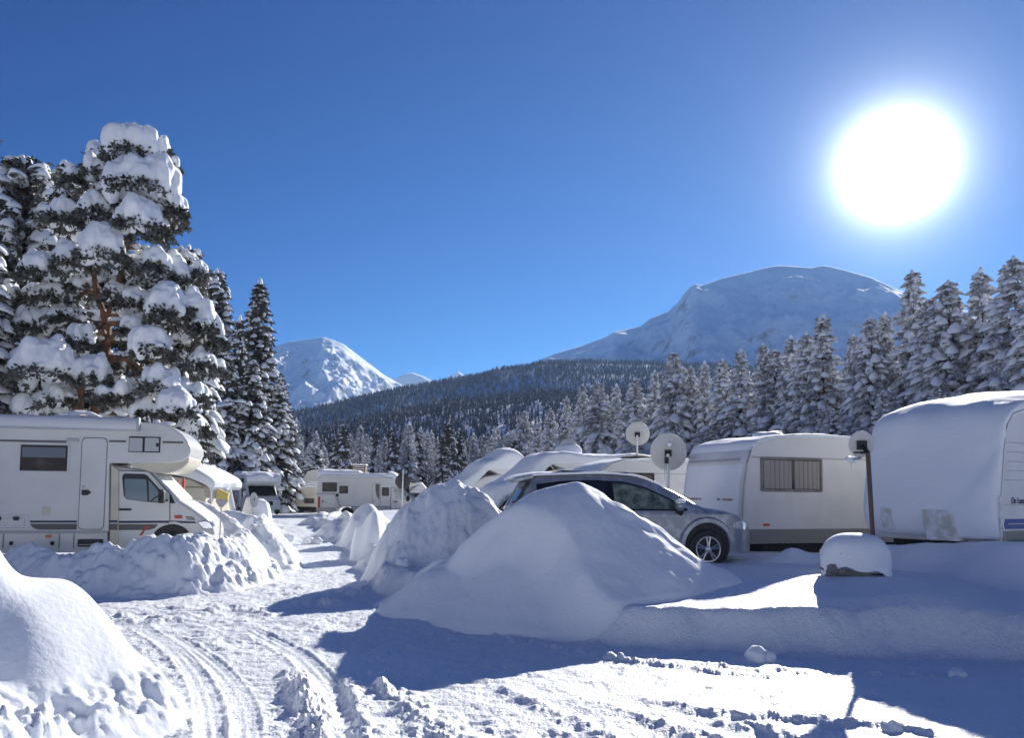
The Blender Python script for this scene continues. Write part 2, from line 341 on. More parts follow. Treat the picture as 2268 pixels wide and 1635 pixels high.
def ground_h(x, y, detail=True):
    dd = plateau(x, y)
    wob = .20 * n2(x / 1.4, y / 1.4, 40) + .12 * n2(x / .6, y / .6, 41) + .05 * n2(x / .25, y / .25, 42)
    z = sst(-.15, .38, dd + wob) * .45 + sst(.5, 4.5, dd) * .23
    z = z + .28 * np.exp(-((x - 5.0) / 1.7) ** 2 - ((y - 11.4) / 1.6) ** 2) * sst(.2, .8, dd)
    ld, lp, ls = poly_dist(x, y, LEFT_TOE)
    l = np.where(ls > 0, ld, -ld)
    z = z + sst(0, 1.5, l) * .30
    rr_ = np.hypot(x, y)
    z = z + .10 * sst(25, 60, rr_) + sst(60, 160, rr_) * (.3 * fbm(x, y, 60, 2, 7))
    z = z - sst(130, 200, rr_) * 1.5
    onroad = (dd < 0) & (l < 0)
    if detail:
        near = np.exp(-rr_ / 30)
        soft = 1 - sst(-.25, .05, -np.abs(dd + .05)) * 0
        road = np.where(onroad, 1.0, .0)
        edge = sst(-.3, .3, dd)
        rough = .020 * fbm(x, y, .30, 4, 3) + .030 * clods(x * .8, y, .15, 11, .45) + .018 * clods(x, y * 1.3, .07, 12, .5) - .016 * np.abs(n2(x / .22, y / .10, 14)) + .022 * fbm(x, y, 1.6, 2, 9)
        rough = rough - .035 * clods(x * 1.6, y * .8, .42, 16, .35) * (n2(x / 3, y / 3, 78) > -.2)
        rough = rough + .030 * clods(x, y, .5, 23, .28) * (n2(x / 2, y / 2, 77) > 0)
        st = n2((x + y * .35) / .9, (y - x * .2) / .12, 15); rough = rough + .008 * st
        z = z + rough * (road * (1 - edge)) * (.66 + .25 * n2(x / 1.3, y / 1.3, 79) - .25 * sst(-1.2, 2, x))
        z = z + (1 - road) * (.035 * fbm(x, y, 1.4, 3, 5) + .006 * fbm(x, y, .2, 2, 6))
        band = np.exp(-((dd - .25) / .30) ** 2)              # the broken lip of the cut bank
        z = z + band * (.035 * clods(x, y, .22, 31, .7) + .025 * fbm(x, y, .25, 3, 33))
        for pts, w in RUTS:
            pp = smooth_poly(GP(pts), 5); bx = [p[0] for p in pp]; by = [p[1] for p in pp]
            m = (x > min(bx) - 1) & (x < max(bx) + 1) & (y > min(by) - 1) & (y < max(by) + 1)
            if not m.any(): continue
            xx, yy = x[m], y[m]; d, par, sd = poly_dist(xx, yy, pp); fade = sst(0, 2.5, par)
            w = w * .72; rut = -.014 * np.exp(-(d / w) ** 6) + .009 * np.exp(-((d - w * 1.15) / .03) ** 2)
            tread = (.0055 * np.cos(d / w * 2 * math.pi * 1.5) + .003 * np.cos(par * 60)) * (np.abs(d) < w) * (.6 + .5 * n2(xx * 2, yy * 2, 5))
            zz = z[m]; keep = 1 - .75 * np.exp(-(d / w) ** 6) * fade
            base = np.zeros_like(zz)
            z[m] = (zz - base) * keep + (rut + tread) * fade
        for pts, w, h, lump in RIDGES:
            pp = smooth_poly(GP(pts), 4); bx = [p[0] for p in pp]; by = [p[1] for p in pp]; g = 4 * w
            m = (x > min(bx) - g) & (x < max(bx) + g) & (y > min(by) - g) & (y < max(by) + g)
            if not m.any(): continue
            xx, yy = x[m], y[m]; d, par, sd = poly_dist(xx, yy, pp); n = len(pp) - 1
            e = sst(0, 1.5, par) * sst(0, 1.5, n - par); wv = w * (1 + .5 * n2(par * 1.7, par * .3, 8))
            prof = np.exp(-(d / wv) ** 2) * e
            big = clods(xx, yy, max(w * 1.1, .12), 51, .6) + .7 * clods(xx, yy, max(w * .55, .07), 52, .7) + .35 * clods(xx, yy, .05, 53, .7) + .3 * fbm(xx, yy, w, 3, 54)
            z[m] = z[m] + prof * h * (.9 + .5 * n2(xx / .7, yy / .7, 55)) * (.62 - .5 * min(lump, 1) + lump * .72 * big)
        # a deep wheel rut at the bottom of the picture
        pp = smooth_poly(GP([(735, 1505), (755, 1560), (772, 1620), (780, 1700)]), 4); m = (np.abs(x + 1.2) < 1.5) & (y < 9)
        d, par, sd = poly_dist(x[m], y[m], pp); z[m] = z[m] - .03 * np.exp(-(d / .12) ** 4) * sst(0, 3, par)
    return z
def Z(x, y): return float(ground_h(np.array([float(x)]), np.array([float(y)]), False)[0])
def on(x, y): return Vector((x, y, Z(x, y)))
def polar_grid(fine=.00133):
    th = np.concatenate([np.linspace(-math.pi, -R(44), 60)[:-1], np.arange(-R(44), R(44), fine), np.linspace(R(44), math.pi, 60)])
    r = np.concatenate([[.25, .6, 1.1, 1.6, 2.0], np.exp(np.arange(math.log(2.2), math.log(60), .0042)), np.exp(np.arange(math.log(60.5), math.log(7000), .05))])
    return th, r
th, r = polar_grid(); TH, RR = np.meshgrid(th, r); gx = (RR * np.sin(TH)).ravel(); gy = (RR * np.cos(TH)).ravel()
gz = ground_h(gx, gy)
nth, nr = len(th), len(r); idx = np.arange(nth * nr).reshape(nr, nth)
F = np.stack([idx[:-1, :-1], idx[:-1, 1:], idx[1:, 1:], idx[1:, :-1]], -1).reshape(-1, 4)[:, ::-1]
tag(from_np('ground', np.stack([gx, gy, gz], 1), F, 'snow_road'), kind='structure')

# ================================================================== SNOW HEAPS AND BANKS (each its own piled body on the sheet)
def heightfield(name, x0, x1, y0, y1, step, fn, label, cat, m='snow', group=None, sink=.06):
    xs = np.arange(x0, x1, step); ys = np.arange(y0, y1, step); X, Y = np.meshgrid(xs, ys)
    h = fn(X, Y); base = ground_h(X.ravel(), Y.ravel(), False).reshape(X.shape)
    z = base - sink + h; n = len(xs); idx = np.arange(X.size).reshape(X.shape)
    keep = (h > .004); k4 = keep[:-1, :-1] | keep[:-1, 1:] | keep[1:, 1:] | keep[1:, :-1]
    F = np.stack([idx[:-1, :-1], idx[:-1, 1:], idx[1:, 1:], idx[1:, :-1]], -1)[k4].reshape(-1, 4)
    used = np.unique(F); remap = np.full(X.size, -1); remap[used] = np.arange(len(used))
    V = np.stack([X.ravel(), Y.ravel(), z.ravel()], 1)[used]; F = remap[F]
    o = from_np(name, V, F, m); return tag(o, label, cat, group)
def spine_heap(spine, front, back, warp=.0, seed=0, p=.5):
    """spine: (x, y, height above the ground); the flanks fall away over front/back metres per metre of height"""
    sp = spine; hs = np.array([s[2] for s in sp])
    def fn(X, Y):
        wx = X + warp * fbm(X, Y, 1.3, 2, seed); wy = Y + warp * fbm(X, Y, 1.3, 2, seed + 5)
        best = np.zeros(X.shape)
        for i in range(len(sp) - 1):
            ax, ay, ah = sp[i]; bx, by, bh = sp[i + 1]; L2 = (bx - ax) ** 2 + (by - ay) ** 2 + 1e-9
            t = np.clip(((wx - ax) * (bx - ax) + (wy - ay) * (by - ay)) / L2, 0, 1)
            qx = wx - ax - t * (bx - ax); qy = wy - ay - t * (by - ay); h = ah + (bh - ah) * t
            d = np.hypot(qx, qy); w = h * np.where(qy < 0, front, back) + .22; u = np.clip(d / w, 0, 1)
            g = p * .5 * (1 + np.cos(math.pi * u)) + (1 - p) * (1 - u)
            best = np.maximum(best, h * g)
        return best
    return fn
def blur(a, n):
    for _ in range(n):
        p = np.pad(a, 1, mode='edge'); a = (p[2:, 1:-1] + p[:-2, 1:-1] + p[1:-1, 2:] + p[1:-1, :-2] + 4 * a) / 8
    return a
def gblur(a, sig):
    r_ = int(sig * 3); k = np.exp(-.5 * (np.arange(-r_, r_ + 1) / sig) ** 2); k /= k.sum()
    for ax in (0, 1):
        p = np.pad(a, [(r_, r_) if i == ax else (0, 0) for i in (0, 1)], mode='edge'); a = sum(k[j] * (p[j:j + a.shape[0]] if ax == 0 else p[:, j:j + a.shape[1]]) for j in range(2 * r_ + 1))
    return a
# the big smooth heap in front of the silver car
def S(px, py, Y, sub=0.0):
    q = at(px, py, Y); return (q.x, q.y, max(q.z - Z(q.x, q.y) + .06 - sub, .05))
front_sp = [S(868, 1318, 13.7), S(960, 1238, 13.1), S(1050, 1178, 12.75), S(1135, 1122, 12.6), S(1185, 1086, 12.5), S(1240, 1071, 12.5), S(1285, 1062, 12.5), S(1330, 1082, 12.5), S(1400, 1132, 12.4),
            S(1480, 1190, 12.3), S(1560, 1238, 12.1), S(1640, 1288, 11.8), S(1700, 1330, 11.5), S(1740, 1352, 11.3)]
f1 = spine_heap(front_sp, 1.02, .75, .10, 3, .35)
def front_heap(X, Y):
    h = f1(X, Y); m0 = sst(0, .12, h); h = (gblur(h, 11) * 1.05 * .5 + blur(h, 12) * .51) * m0
    sh = np.exp(-(((X + .3) / 2.2) ** 2 + ((Y - 11.3) / 1.0) ** 2)) * .10           # the pale shoulder low on the left
    gully = np.exp(-(((X - 1.1 - .35 * (12.3 - Y)) / .42) ** 2)) * sst(10.2, 11.4, Y) * sst(12.9, 11.8, Y) * .06
    m = sst(0, .35, h)
    right = sst(.8, 2.2, X) * sst(11.7, 12.3, Y) * m
    h = h + m * (sh - gully + .03 * fbm(X, Y, 1.1, 3, 5) + .007 * fbm(X, Y, .16, 3, 8)) + right * .085 * fbm(X * .8 + Y, Y * 1.4 - X * .6, .55, 3, 19)
    low = sst(.75, .0, h) * (h > .02)
    h = h + low * .025 * clods(X, Y, .22, 12, .5)
    return h
heightfield('snow_heap', -3.0, 6.2, 9.4, 15.4, .022, front_heap, 'big smooth snow heap with a rounded peak in front of the silver car', 'snow heap', 'snow_soft')
# the lumpy heap to its left
sp2 = [S(900, 1128, 17.1), S(935, 1100, 17.0), S(970, 1077, 17.0), S(1010, 1062, 17.0), S(1045, 1080, 17.0), S(1078, 1108, 17.0), S(1100, 1132, 17.0)]
f2 = spine_heap(sp2, .70, .6, .12, 13, .45)
def heap2(X, Y):
    h = blur(f2(X, Y), 10); m = sst(0, .3, h)
    return h + m * (.09 * fbm(X, Y, .7, 4, 25) + .10 * clods(X, Y, .33, 26, .7) + .05 * clods(X, Y, .15, 27, .7) + .03 * clods(X, Y, .08, 28, .7))
heightfield('snow_heap', -4.8, 1.6, 14.2, 19.4, .03, heap2, 'tall lumpy shovelled snow heap beside the track, left of the smooth heap', 'snow heap')
def block(px, top, Y, w, dep, seed, nx=4.0, pw=.45):
    c = at(px, top, Y); g = Z(c.x, c.y); H = c.z - g + .06
    def fn(X, Y_):
        u = np.abs((X - c.x) / (w / 2)); v = np.abs((Y_ - c.y) / (dep / 2))
        q = (u ** nx + v ** nx) ** (1 / nx) + .10 * n2(X / .3, Y_ / .3, seed)
        return H * np.clip((1.12 - q) / (.34 if pw < .5 else 1.0), 0, 1) ** pw * (1 + .05 * fbm(X, Y_, .5, 3, seed)) + (q < 1.05) * .02 * clods(X, Y_, .2, seed, .6)
    return fn, (c.x - w * .8, c.x + w * .8, c.y - dep * .8, c.y + dep * .8)
fn, b = block(817, 1142, 22.5, .78, 1.5, 61); heightfield('snow_block', *b, .025, fn, 'upright block of cut snow with a flat face at the foot of the lumpy heap', 'snow block')
fn, b = block(812, 1120, 27.5, 1.75, 1.8, 62, 2.2, .6); heightfield('snow_heap', *b, .035, fn, 'rounded snow heap behind the cut block, below the long white motorhome', 'snow heap')
fn, b = block(748, 1152, 31.0, 1.9, 3.0, 63, 2.0, .8); heightfield('snow_heap', *b, .04, fn, 'low crumbly snow heap on the far right edge of the track', 'snow heap')
fn, b = block(712, 1134, 42.0, 2.2, 3.0, 64, 2.0, .9); heightfield('snow_heap', *b, .05, fn, 'small snow mound under the rear corner of the long white motorhome', 'snow heap')
# the long bank along the front of the near motorhome, curving away up the lane
def bank(name, pts, fr, bk, label, seed, lump=1.0, step=.03, warp=.1, m='snow', smooth=8, p=.6, pad=1.2):
    f = spine_heap(pts, fr, bk, warp, seed, p)
    xs = [q[0] for q in pts]; ys = [q[1] for q in pts]; hm = max(q[2] for q in pts)
    def fn(X, Y):
        h = blur(f(X, Y), smooth); mm = sst(0, .2, h)
        return h + lump * mm * (.09 * fbm(X, Y, .5, 4, seed) + .13 * clods(X, Y, .42, seed + 1, .7) + .08 * clods(X, Y, .19, seed + 2, .7) + .06 * clods(X, Y, .09, seed + 3, .7) - .06)
    return heightfield(name, min(xs) - hm * 1.2 - .3, max(xs) + hm * 1.2 + .3, min(ys) - fr * hm - .4, max(ys) + bk * hm + .4, step, fn, label, 'snow bank', m)
lb = [S(-260, 1216, 15.0), S(-60, 1219, 14.95), S(120, 1218, 14.9), S(250, 1214, 14.95), S(330, 1190, 15.1), S(385, 1180, 15.3), S(430, 1186, 15.6), S(480, 1188, 16.2), S(520, 1186, 17.2), S(548, 1172, 19.0)]
bank('snow_bank', lb, .75, .7, 'long lumpy snow bank in front of the near alcove motorhome', 71)
lb2 = [S(570, 1162, 19.4), S(577, 1152, 22.5), S(580, 1146, 26), S(582, 1142, 31)]
bank('snow_bank', lb2, .9, .9, 'broken snow bank running up the left edge of the track', 81, .9, .04)
# smooth mounds behind it, nose of the motorhome to the lane
md = [S(395, 1088, 21.5), S(440, 1110, 21.0), S(480, 1132, 20.6), S(520, 1150, 20.2)]
bank('snow_heap', md, .9, .8, 'high snow slope rising behind the nose of the near motorhome', 91, .45, .035, .15)
md = [S(470, 1128, 24.5), S(520, 1132, 24.3), S(560, 1142, 24.0), S(585, 1152, 23.8)]
bank('snow_heap', md, .8, .8, 'rounded snow mound between the bank and the caravan under thick snow', 95, .35, .035, .15)
fn, b = block(571, 1108, 30.0, 1.05, 1.2, 65, 2.0); heightfield('snow_heap', *b, .03, fn, 'pointed snow mound with a small white dish on top', 'snow heap', 'snow_soft')
# near left mound
nl = [S(-140, 1262, 6.6), S(0, 1272, 6.55), S(50, 1284, 6.6), S(100, 1276, 6.8), S(155, 1276, 7.0), S(188, 1330, 7.0)]
nl2 = [(-6.2, 6.5, .95), (-4.4, 5.9, .84), (-3.45, 5.3, .68), (-2.95, 4.6, .50), (-2.75, 3.9, .42), (-2.7, 3.0, .40), (-2.8, 1.2, .4)]
fa = spine_heap(nl, .95, .7, .06, 33, .5); fb = spine_heap(nl2, 1.0, 1.0, .10, 34, .65)
def near_mound(X, Y):
    h = blur(np.maximum(fa(X, Y), fb(X, Y)), 40); m = sst(0, .25, h)
    left = sst(5.75, 5.45, Y - .25 * (X + 3.4) + .25 * n2(X / .5, Y / .5, 3)) * sst(-2.55, -2.9, X - .25 * (Y - 5)) * m; foot = sst(.62, .32, h) * m
    sx, sy, _ = S(-30, 1200, 6.4); h = h + m * .02 * fbm(X, Y, .8, 3, 44) + .40 * np.exp(-(np.hypot(X - sx, (Y - sy) * .8) / .15) ** 1.6)
    h = h + left * (.11 * clods(X, Y, .55, 45, .6) + .10 * fbm(X, Y, .35, 4, 57) + .09 * clods(X, Y, .2, 46, .7) + .07 * clods(X, Y, .1, 48, .8) + .04 * clods(X, Y, .05, 58, .8) - .05) + foot * (.05 * fbm(X, Y, .3, 4, 59) + .07 * clods(X, Y, .3, 47, .5) + .06 * clods(X, Y, .14, 49, .75) + .04 * clods(X, Y, .07, 50, .7))
    return h
heightfield('snow_heap', -7.2, -1.4, 1.6, 8.6, .02, near_mound, 'nearest snow heap, smooth on top and lumpy at its foot, bottom left', 'snow heap', 'snow_soft')
# snow boulders lying on the packed track
def lump(px, py, r, label, grp, seed, z0=0.0):
    g = G(px, py, z0); mb = MB(); mb.ell((0, 0, r * .45), (r * 1.1, r, r * .8), 18, 12, .35, seed)
    o = mb.build('snow_lump', 'snow'); o.location = (g.x, g.y, Z(g.x, g.y)); tag(o, label, 'snow lump', grp)
for i, (px, py, r, lab) in enumerate([(633, 1200, .22, 'snow lump at the end of the left bank on the track'), (682, 1206, .22, 'larger of the two snow lumps in the middle of the track'), (703, 1206, .17, 'smaller of the two snow lumps in the middle of the track'),
        (893, 1308, .14, 'round snow lump at the left toe of the smooth heap'), (925, 1366, .13, 'oval snow lump in the shadow below the smooth heap'), (1012, 1372, .07, 'tiny snow lump in the shadow under the smooth heap'),
        (1980, 1622, .07, 'round snow lump on the sunny strip by the bottom right shadow'), (1682, 1466, .13, 'snow lump at the foot of the cut bank in the shadow'), (2120, 1502, .08, 'snow lump far right in the long shadow'),
        (920, 1258, .10, 'snow lump perched on the left shoulder of the smooth heap')]):
    lump(px, py, r, lab, 'loose snow lumps', i * 3.7)
# ================================================================== VEHICLES
def plane(o, a, dy=0.0):
    """direction measured in the photo -> (x, z) on the near side wall (local y = dy) of a vehicle standing at o, turned by a"""
    o = Vector(o); ux = Vector((math.cos(a), math.sin(a), 0)); n = Vector((-math.sin(a), math.cos(a), 0)); o2 = o + n * dy
    def f(px, py):
        d = ray(px, py); c = Vector((0, 0, CAMZ)); k = (o2 - c).dot(n) / d.dot(n); p = c + d * k - o2
        return (p.dot(ux), p.z)
    return f
def pl(mb, f, pts, y0, y1):
    return mb.prism([f(*p) for p in pts], y0, y1)
def brr(f, u0, v0, u1, v1, r):
    a, b = f(u0, v1), f(u1, v0); return rr(a[0], a[1], b[0], b[1], r)
def fring(mb, f, u0, v0, u1, v1, r, w, y0, y1):
    a, b = f(u0, v1), f(u1, v0); return ring(mb, a[0], a[1], b[0], b[1], r, w, y0, y1)
def snap(path, pr):
    out = []
    for p in path:
        if len(p) > 3: out.append(p[:3]); continue
        best = None
        for i in range(len(pr) - 1):
            (ax, az), (bx, bz) = pr[i], pr[i + 1]; L2 = (bx - ax) ** 2 + (bz - az) ** 2; t = min(1, max(0, ((p[0] - ax) * (bx - ax) + (p[1] - az) * (bz - az)) / L2))
            q = (ax + t * (bx - ax), az + t * (bz - az)); d = math.hypot(q[0] - p[0], q[1] - p[1])
            if best is None or d < best[0]: best = (d, q)
        out.append((*best[1], p[2]))
    return out
def snow_over(name, path, y0, y1, parent, seed=0, nl=26, lump=.035, m='snow_soft', edge=.32, step=.06):
    """a snow blanket along a side profile: path = (x, z, thickness), from one end to the other"""
    P = np.array(smooth_poly([p[:3] for p in path], 8)); seg = np.hypot(np.diff(P[:, 0]), np.diff(P[:, 1])); s = np.concatenate([[0], np.cumsum(seg)])
    n = max(int(s[-1] / step), 8); q = np.linspace(0, s[-1], n)
    x = np.interp(q, s, P[:, 0]); z = np.interp(q, s, P[:, 1]); t = np.clip(np.interp(q, s, P[:, 2]), .0, 9)
    tx, tz = np.gradient(x), np.gradient(z); L = np.hypot(tx, tz); nx, nz = -tz / L, tx / L
    if nz.mean() < 0: nx, nz = -nx, -nz
    endf = np.minimum(1, np.minimum(q, q[-1] - q) / .12 + .02) ** .5; w = y1 - y0; V = []
    phi = np.linspace(0, math.pi, nl)
    for i in range(n):
        c = -np.cos(phi); c = np.sign(c) * np.abs(c) ** .72; yy = (y0 + y1) / 2 + c * w / 2; up = np.sin(phi) ** edge
        nn = fbm(np.full(nl, x[i]), yy + z[i] * .7, .9, 3, seed) * lump * 1.3 + .35 * lump * n2(np.full(nl, x[i] * 6 + z[i] * 5), yy * 6, seed)
        o = (t[i] * up + nn * np.clip(up, 0, 1) * min(1, t[i] / .08)) * endf[i]
        V += [(x[i] + nx[i] * (o[k] - .004), yy[k], z[i] + nz[i] * (o[k] - .004)) for k in range(nl)]
    F = [(i * nl + k, (i + 1) * nl + k, (i + 1) * nl + k + 1, i * nl + k + 1) for i in range(n - 1) for k in range(nl - 1)]
    mb = MB(); mb.add(V, F); b = len(V)
    mb.v += [(x[i] - nx[i] * .03, y, z[i] - nz[i] * .03) for i in range(n) for y in (y0, y1)]
    mb.f += [(b + 2 * i, b + 2 * i + 1, b + 2 * i + 3, b + 2 * i + 2) for i in range(n - 1)]
    for i in range(n - 1):
        mb.f += [(i * nl, (i + 1) * nl, b + 2 * i + 2, b + 2 * i), (i * nl + nl - 1, b + 2 * i + 1, b + 2 * i + 3, (i + 1) * nl + nl - 1)]
    mb.f += [tuple(range(nl)) + (b + 1, b), tuple((n - 1) * nl + k for k in range(nl)) + (b + 2 * n - 1, b + 2 * n - 2)]
    return mb.build(name, m, parent)
def wheel(parent, x, y, z, rt, rim, w=.2, spokes=5, near=-1):
    mb = MB(); mb.lathe([(rim * .98, -w / 2), (rt * .86, -w / 2), (rt * .97, -w * .42), (rt, -w * .3), (rt, w * .3), (rt * .97, w * .42), (rt * .86, w / 2), (rim * .98, w / 2)], (0, 0, 0), (0, 1, 0), 36)
    t = mb.build('wheel', 'black', parent); t.location = (x, y, z)
    m2 = MB(); V = []; nn = 36
    for k in range(nn):
        a = 2 * math.pi * k / nn
        for r_, d_ in ((rim, .002), (rim * .99, .014), (rim * .90, .010), (rim * .89, .002)): V.append((math.cos(a) * r_, near * (w / 2 + d_), math.sin(a) * r_))
    m2.add(V, [(4 * k + j, 4 * k + (j + 1) % 4, 4 * ((k + 1) % nn) + (j + 1) % 4, 4 * ((k + 1) % nn) + j) for k in range(nn) for j in range(4)])
    m2.lathe([(.07, .0), (.06, .012), (.03, .02)], (0, near * (w / 2 + .003), 0), (0, near, 0), 16)
    for k in range(spokes):
        a = 2 * math.pi * k / spokes + .3
        for da in (-.16, .16):
            ca, sa = math.cos(a + da * .6), math.sin(a + da * .6); cb, sb = math.cos(a + da), math.sin(a + da)
            y_ = near * (w / 2 + .012)
            m2.tube([(ca * .05, y_, sa * .05), (cb * rim * .95, y_ - near * .003, sb * rim * .95)], [.017, .014], 6)
    m2.build('rim', 'alu', t)
    return t

# ------------------------------------------------------------------ the near alcove motorhome (left)
mo = Vector((-6.20, 16.55, .33)); ma = R(14.0); MH = thing('alcove_motorhome', 'large white alcove motorhome with dark stripes behind the snow bank, nearest on the left', 'motorhome', mo, ma)
f8 = plane(mo, ma); q8 = lambda u, v: f8(u * .22965, 896.98 + v * .22965)
x_end = -7.3
def P8(pts): return [q8(*p) for p in pts]
def stripx(v, u0, u1, dv, mb, y0=-.004, y1=.01, slope=0.0):
    a0, a1 = q8(u0, v), q8(u1, v + slope * (u1 - u0)); b0, b1 = q8(u0, v + dv), q8(u1, v + dv + slope * (u1 - u0))
    return mb.prism([b0, b1, a1, a0], y0, y1)
zr = q8(1330, 165)[1]; zb = q8(900, 1228)[1]
mb = MB(); top = [q8(1550, 172), q8(1620, 196), q8(1690, 232), q8(1760, 286), q8(1812, 350), q8(1836, 410), q8(1838, 455), q8(1815, 505), q8(1770, 540), q8(1710, 558), q8(1640, 564)]
prof = [(x_end, zb)] + [(q8(1045, 1228)[0], zb), q8(1052, 562)] + top[::-1] + [(q8(1450, 165)[0], zr), (x_end + .25, zr), (x_end, zr - .25)]
mb.prism(prof, 0, 2.1); mb.build('body', 'white', MH, bevel=.035, seg=3)
mb = MB(); mb.prism([q8(1200, 556), q8(1440, 652), q8(1560, 664), q8(1660, 654), q8(1745, 615), q8(1805, 560), q8(1820, 500), q8(1700, 500)], .10, 2.0); mb.build('alcove_underside', 'cream', MH, bevel=.03)
mb = MB(); zk = q8(900, 1245)[1]; zs = .30
mb.box(x_end + .1, .015, zs, q8(1030, 1300)[0], 2.08, zb + .004); mb.build('skirt', 'white', MH)
mb = MB(); stripx(1220, -900, 1034, 22, mb, -.022, .02); mb.build('skirt_rail', 'greylight', MH)
for u in (33, 572, 713, -300): mb = MB(); a, b = q8(u, 1246), q8(u, 1385); mb.box(a[0] - .006, .005, b[1], a[0] + .006, .014, a[1]); mb.build('skirt_seam', 'seal', MH)
for u in (88, 485): mb = MB(); mb.prism(brr(q8, u, 1318, u + 37, 1356, .012), -.012, .014); mb.build('locker_latch', 'blackgloss', MH)
mb = MB(); mb.prism(brr(q8, 438, 1257, 498, 1281, .02), -.015, .014); mb.build('side_marker_lamp', 'orange', MH)
mb = MB(); mb.prism(brr(q8, 745, 1296, 997, 1372, .03), .002, .0149); st = mb.build('entry_step', 'blackgloss', MH)
mb = MB(); mb.prism(brr(q8, 762, 1345, 985, 1354, .006), -.03, .002); mb.build('step_tread', 'greylight', st)
# cab
mb = MB(); cab = [q8(1052, 1385), q8(1052, 600), q8(1100, 590), q8(1430, 640), q8(1455, 652), q8(1720, 918), q8(1760, 945), q8(1860, 1010), q8(1960, 1085), q8(2020, 1135), q8(2050, 1180), q8(2062, 1240), q8(2062, 1330), q8(2040, 1385)]
mb.prism(cab, .13, 1.97); mb.build('cab', 'white', MH, bevel=.07, seg=4)
c8f = plane(mo, ma, .13); c8 = lambda u, v: c8f(u * .22965, 896.98 + v * .22965)
mb = MB(); mb.prism([c8(1135, 1385), c8(1138, 640), c8(1150, 632), c8(1440, 640), c8(1642, 855), c8(1642, 1250), c8(1590, 1215), c8(1560, 1260), c8(1550, 1385)], .123, .14); mb.build('door_seal', 'seal', MH)
mb = MB(); mb.prism([c8(1141, 1385), c8(1144, 646), c8(1152, 638), c8(1436, 646), c8(1635, 860), c8(1635, 1240), c8(1590, 1208), c8(1554, 1260), c8(1544, 1385)], .112, .14); dr = mb.build('cab_door', 'white', MH, bevel=.008)
mb = MB(); mb.prism([c8(1180, 700), c8(1188, 675), c8(1205, 663), c8(1395, 668), c8(1425, 684), c8(1590, 872), c8(1590, 948), c8(1420, 938), c8(1225, 912), c8(1196, 880)], .106, .118); mb.build('window_surround', 'blackgloss', dr)
mb = MB(); mb.prism([c8(1204, 722), c8(1214, 714), c8(1404, 720), c8(1414, 730), c8(1424, 934), c8(1235, 908), c8(1210, 888)], .102, .11); mb.build('window_pane', 'glass_blue', dr)
mb = MB(); mb.prism([c8(1436, 722), c8(1560, 868), c8(1556, 938), c8(1442, 932)], .102, .11); mb.build('quarter_pane', 'glass_blue', dr)
mb = MB(); mb.tube([(*c8(1455, 930)[:1], .099, c8(1455, 930)[1]), (c8(1532, 875)[0], .099, c8(1532, 875)[1])], .012, 6); mb.build('steering_wheel', 'black', dr)
mb = MB(); mb.prism(brr(c8, 1140, 1001, 1270, 1021, .015), .085, .115); mb.build('door_handle', 'blackgloss', dr, bevel=.008)
mb = MB(); mb.prism([c8(1640, 860), c8(1640, 948), c8(1690, 952), c8(1650, 870)], .108, .13); mb.build('mirror_foot', 'black', MH)
mb = MB(); a, b = c8(1552, 948), c8(1612, 818); mb.prism(rr(a[0], a[1], b[0], b[1], .05), -.22, -.02); mb.tube([(b[0] + .02, .1, a[1] + .05), (a[0] + .05, -.1, a[1] + .06)], .02, 6); mb.build('wing_mirror', 'black', MH, bevel=.03, seg=3)
mb = MB(); mb.prism([c8(1462, 648), c8(1470, 640), c8(1735, 912), c8(1722, 924)], .16, 1.94); mb.build('windscreen', 'frost_glass', MH)
mb = MB(); a, b = q8(1045, 600), q8(1120, 1370); mb.prism([q8(1062, 575), q8(1138, 632), q8(1132, 1370), q8(1045, 1370)], .06, .125); mb.build('cab_pillar', 'cream', MH, bevel=.02)
snow_over('bonnet_snow', [(*c8(1738, 926), .015), (*c8(1800, 968), .035), (*c8(1900, 1038), .03), (*c8(1985, 1100), .03), (*c8(2030, 1142), .01)], .2, 1.9, MH, 51, 24, .03)
mb = MB(); mb.prism(brr(c8, 1684, 1067, 1758, 1098, .01), .105, .14); mb.build('side_marker_lamp', 'red', MH)
mb = MB()
for k in range(3): mb.prism([c8(1790 + 6 * k, 1076 + 14 * k), c8(1790 + 6 * k, 1082 + 14 * k), c8(1872 + 4 * k, 1092 + 11 * k), c8(1872 + 4 * k, 1086 + 11 * k)], .118, .135)
mb.build('air_vent', 'seal', MH)
mb = MB(); mb.prism([c8(1900, 1130), c8(1985, 1112), c8(2030, 1132), c8(2056, 1172), c8(2058, 1198), c8(2004, 1204), c8(1955, 1196)], .10, .5); mb.build('headlight', 'chrome', MH, bevel=.02)
mb = MB(); cw = c8(1655, 1345); mb.lathe([(.41, 0), (.41, .03)], (cw[0], .10, cw[1]), (0, 1, 0), 40); mb.build('wheel_arch', 'black', MH)
wheel(MH, cw[0], .2, cw[1] - .03, .34, .2)
mb = MB(); mb.lathe([(.46, 0), (.46, .02)], (cw[0], .119, cw[1]), (0, 1, 0), 40); mb.build('wheel_arch_lip', 'white', MH)
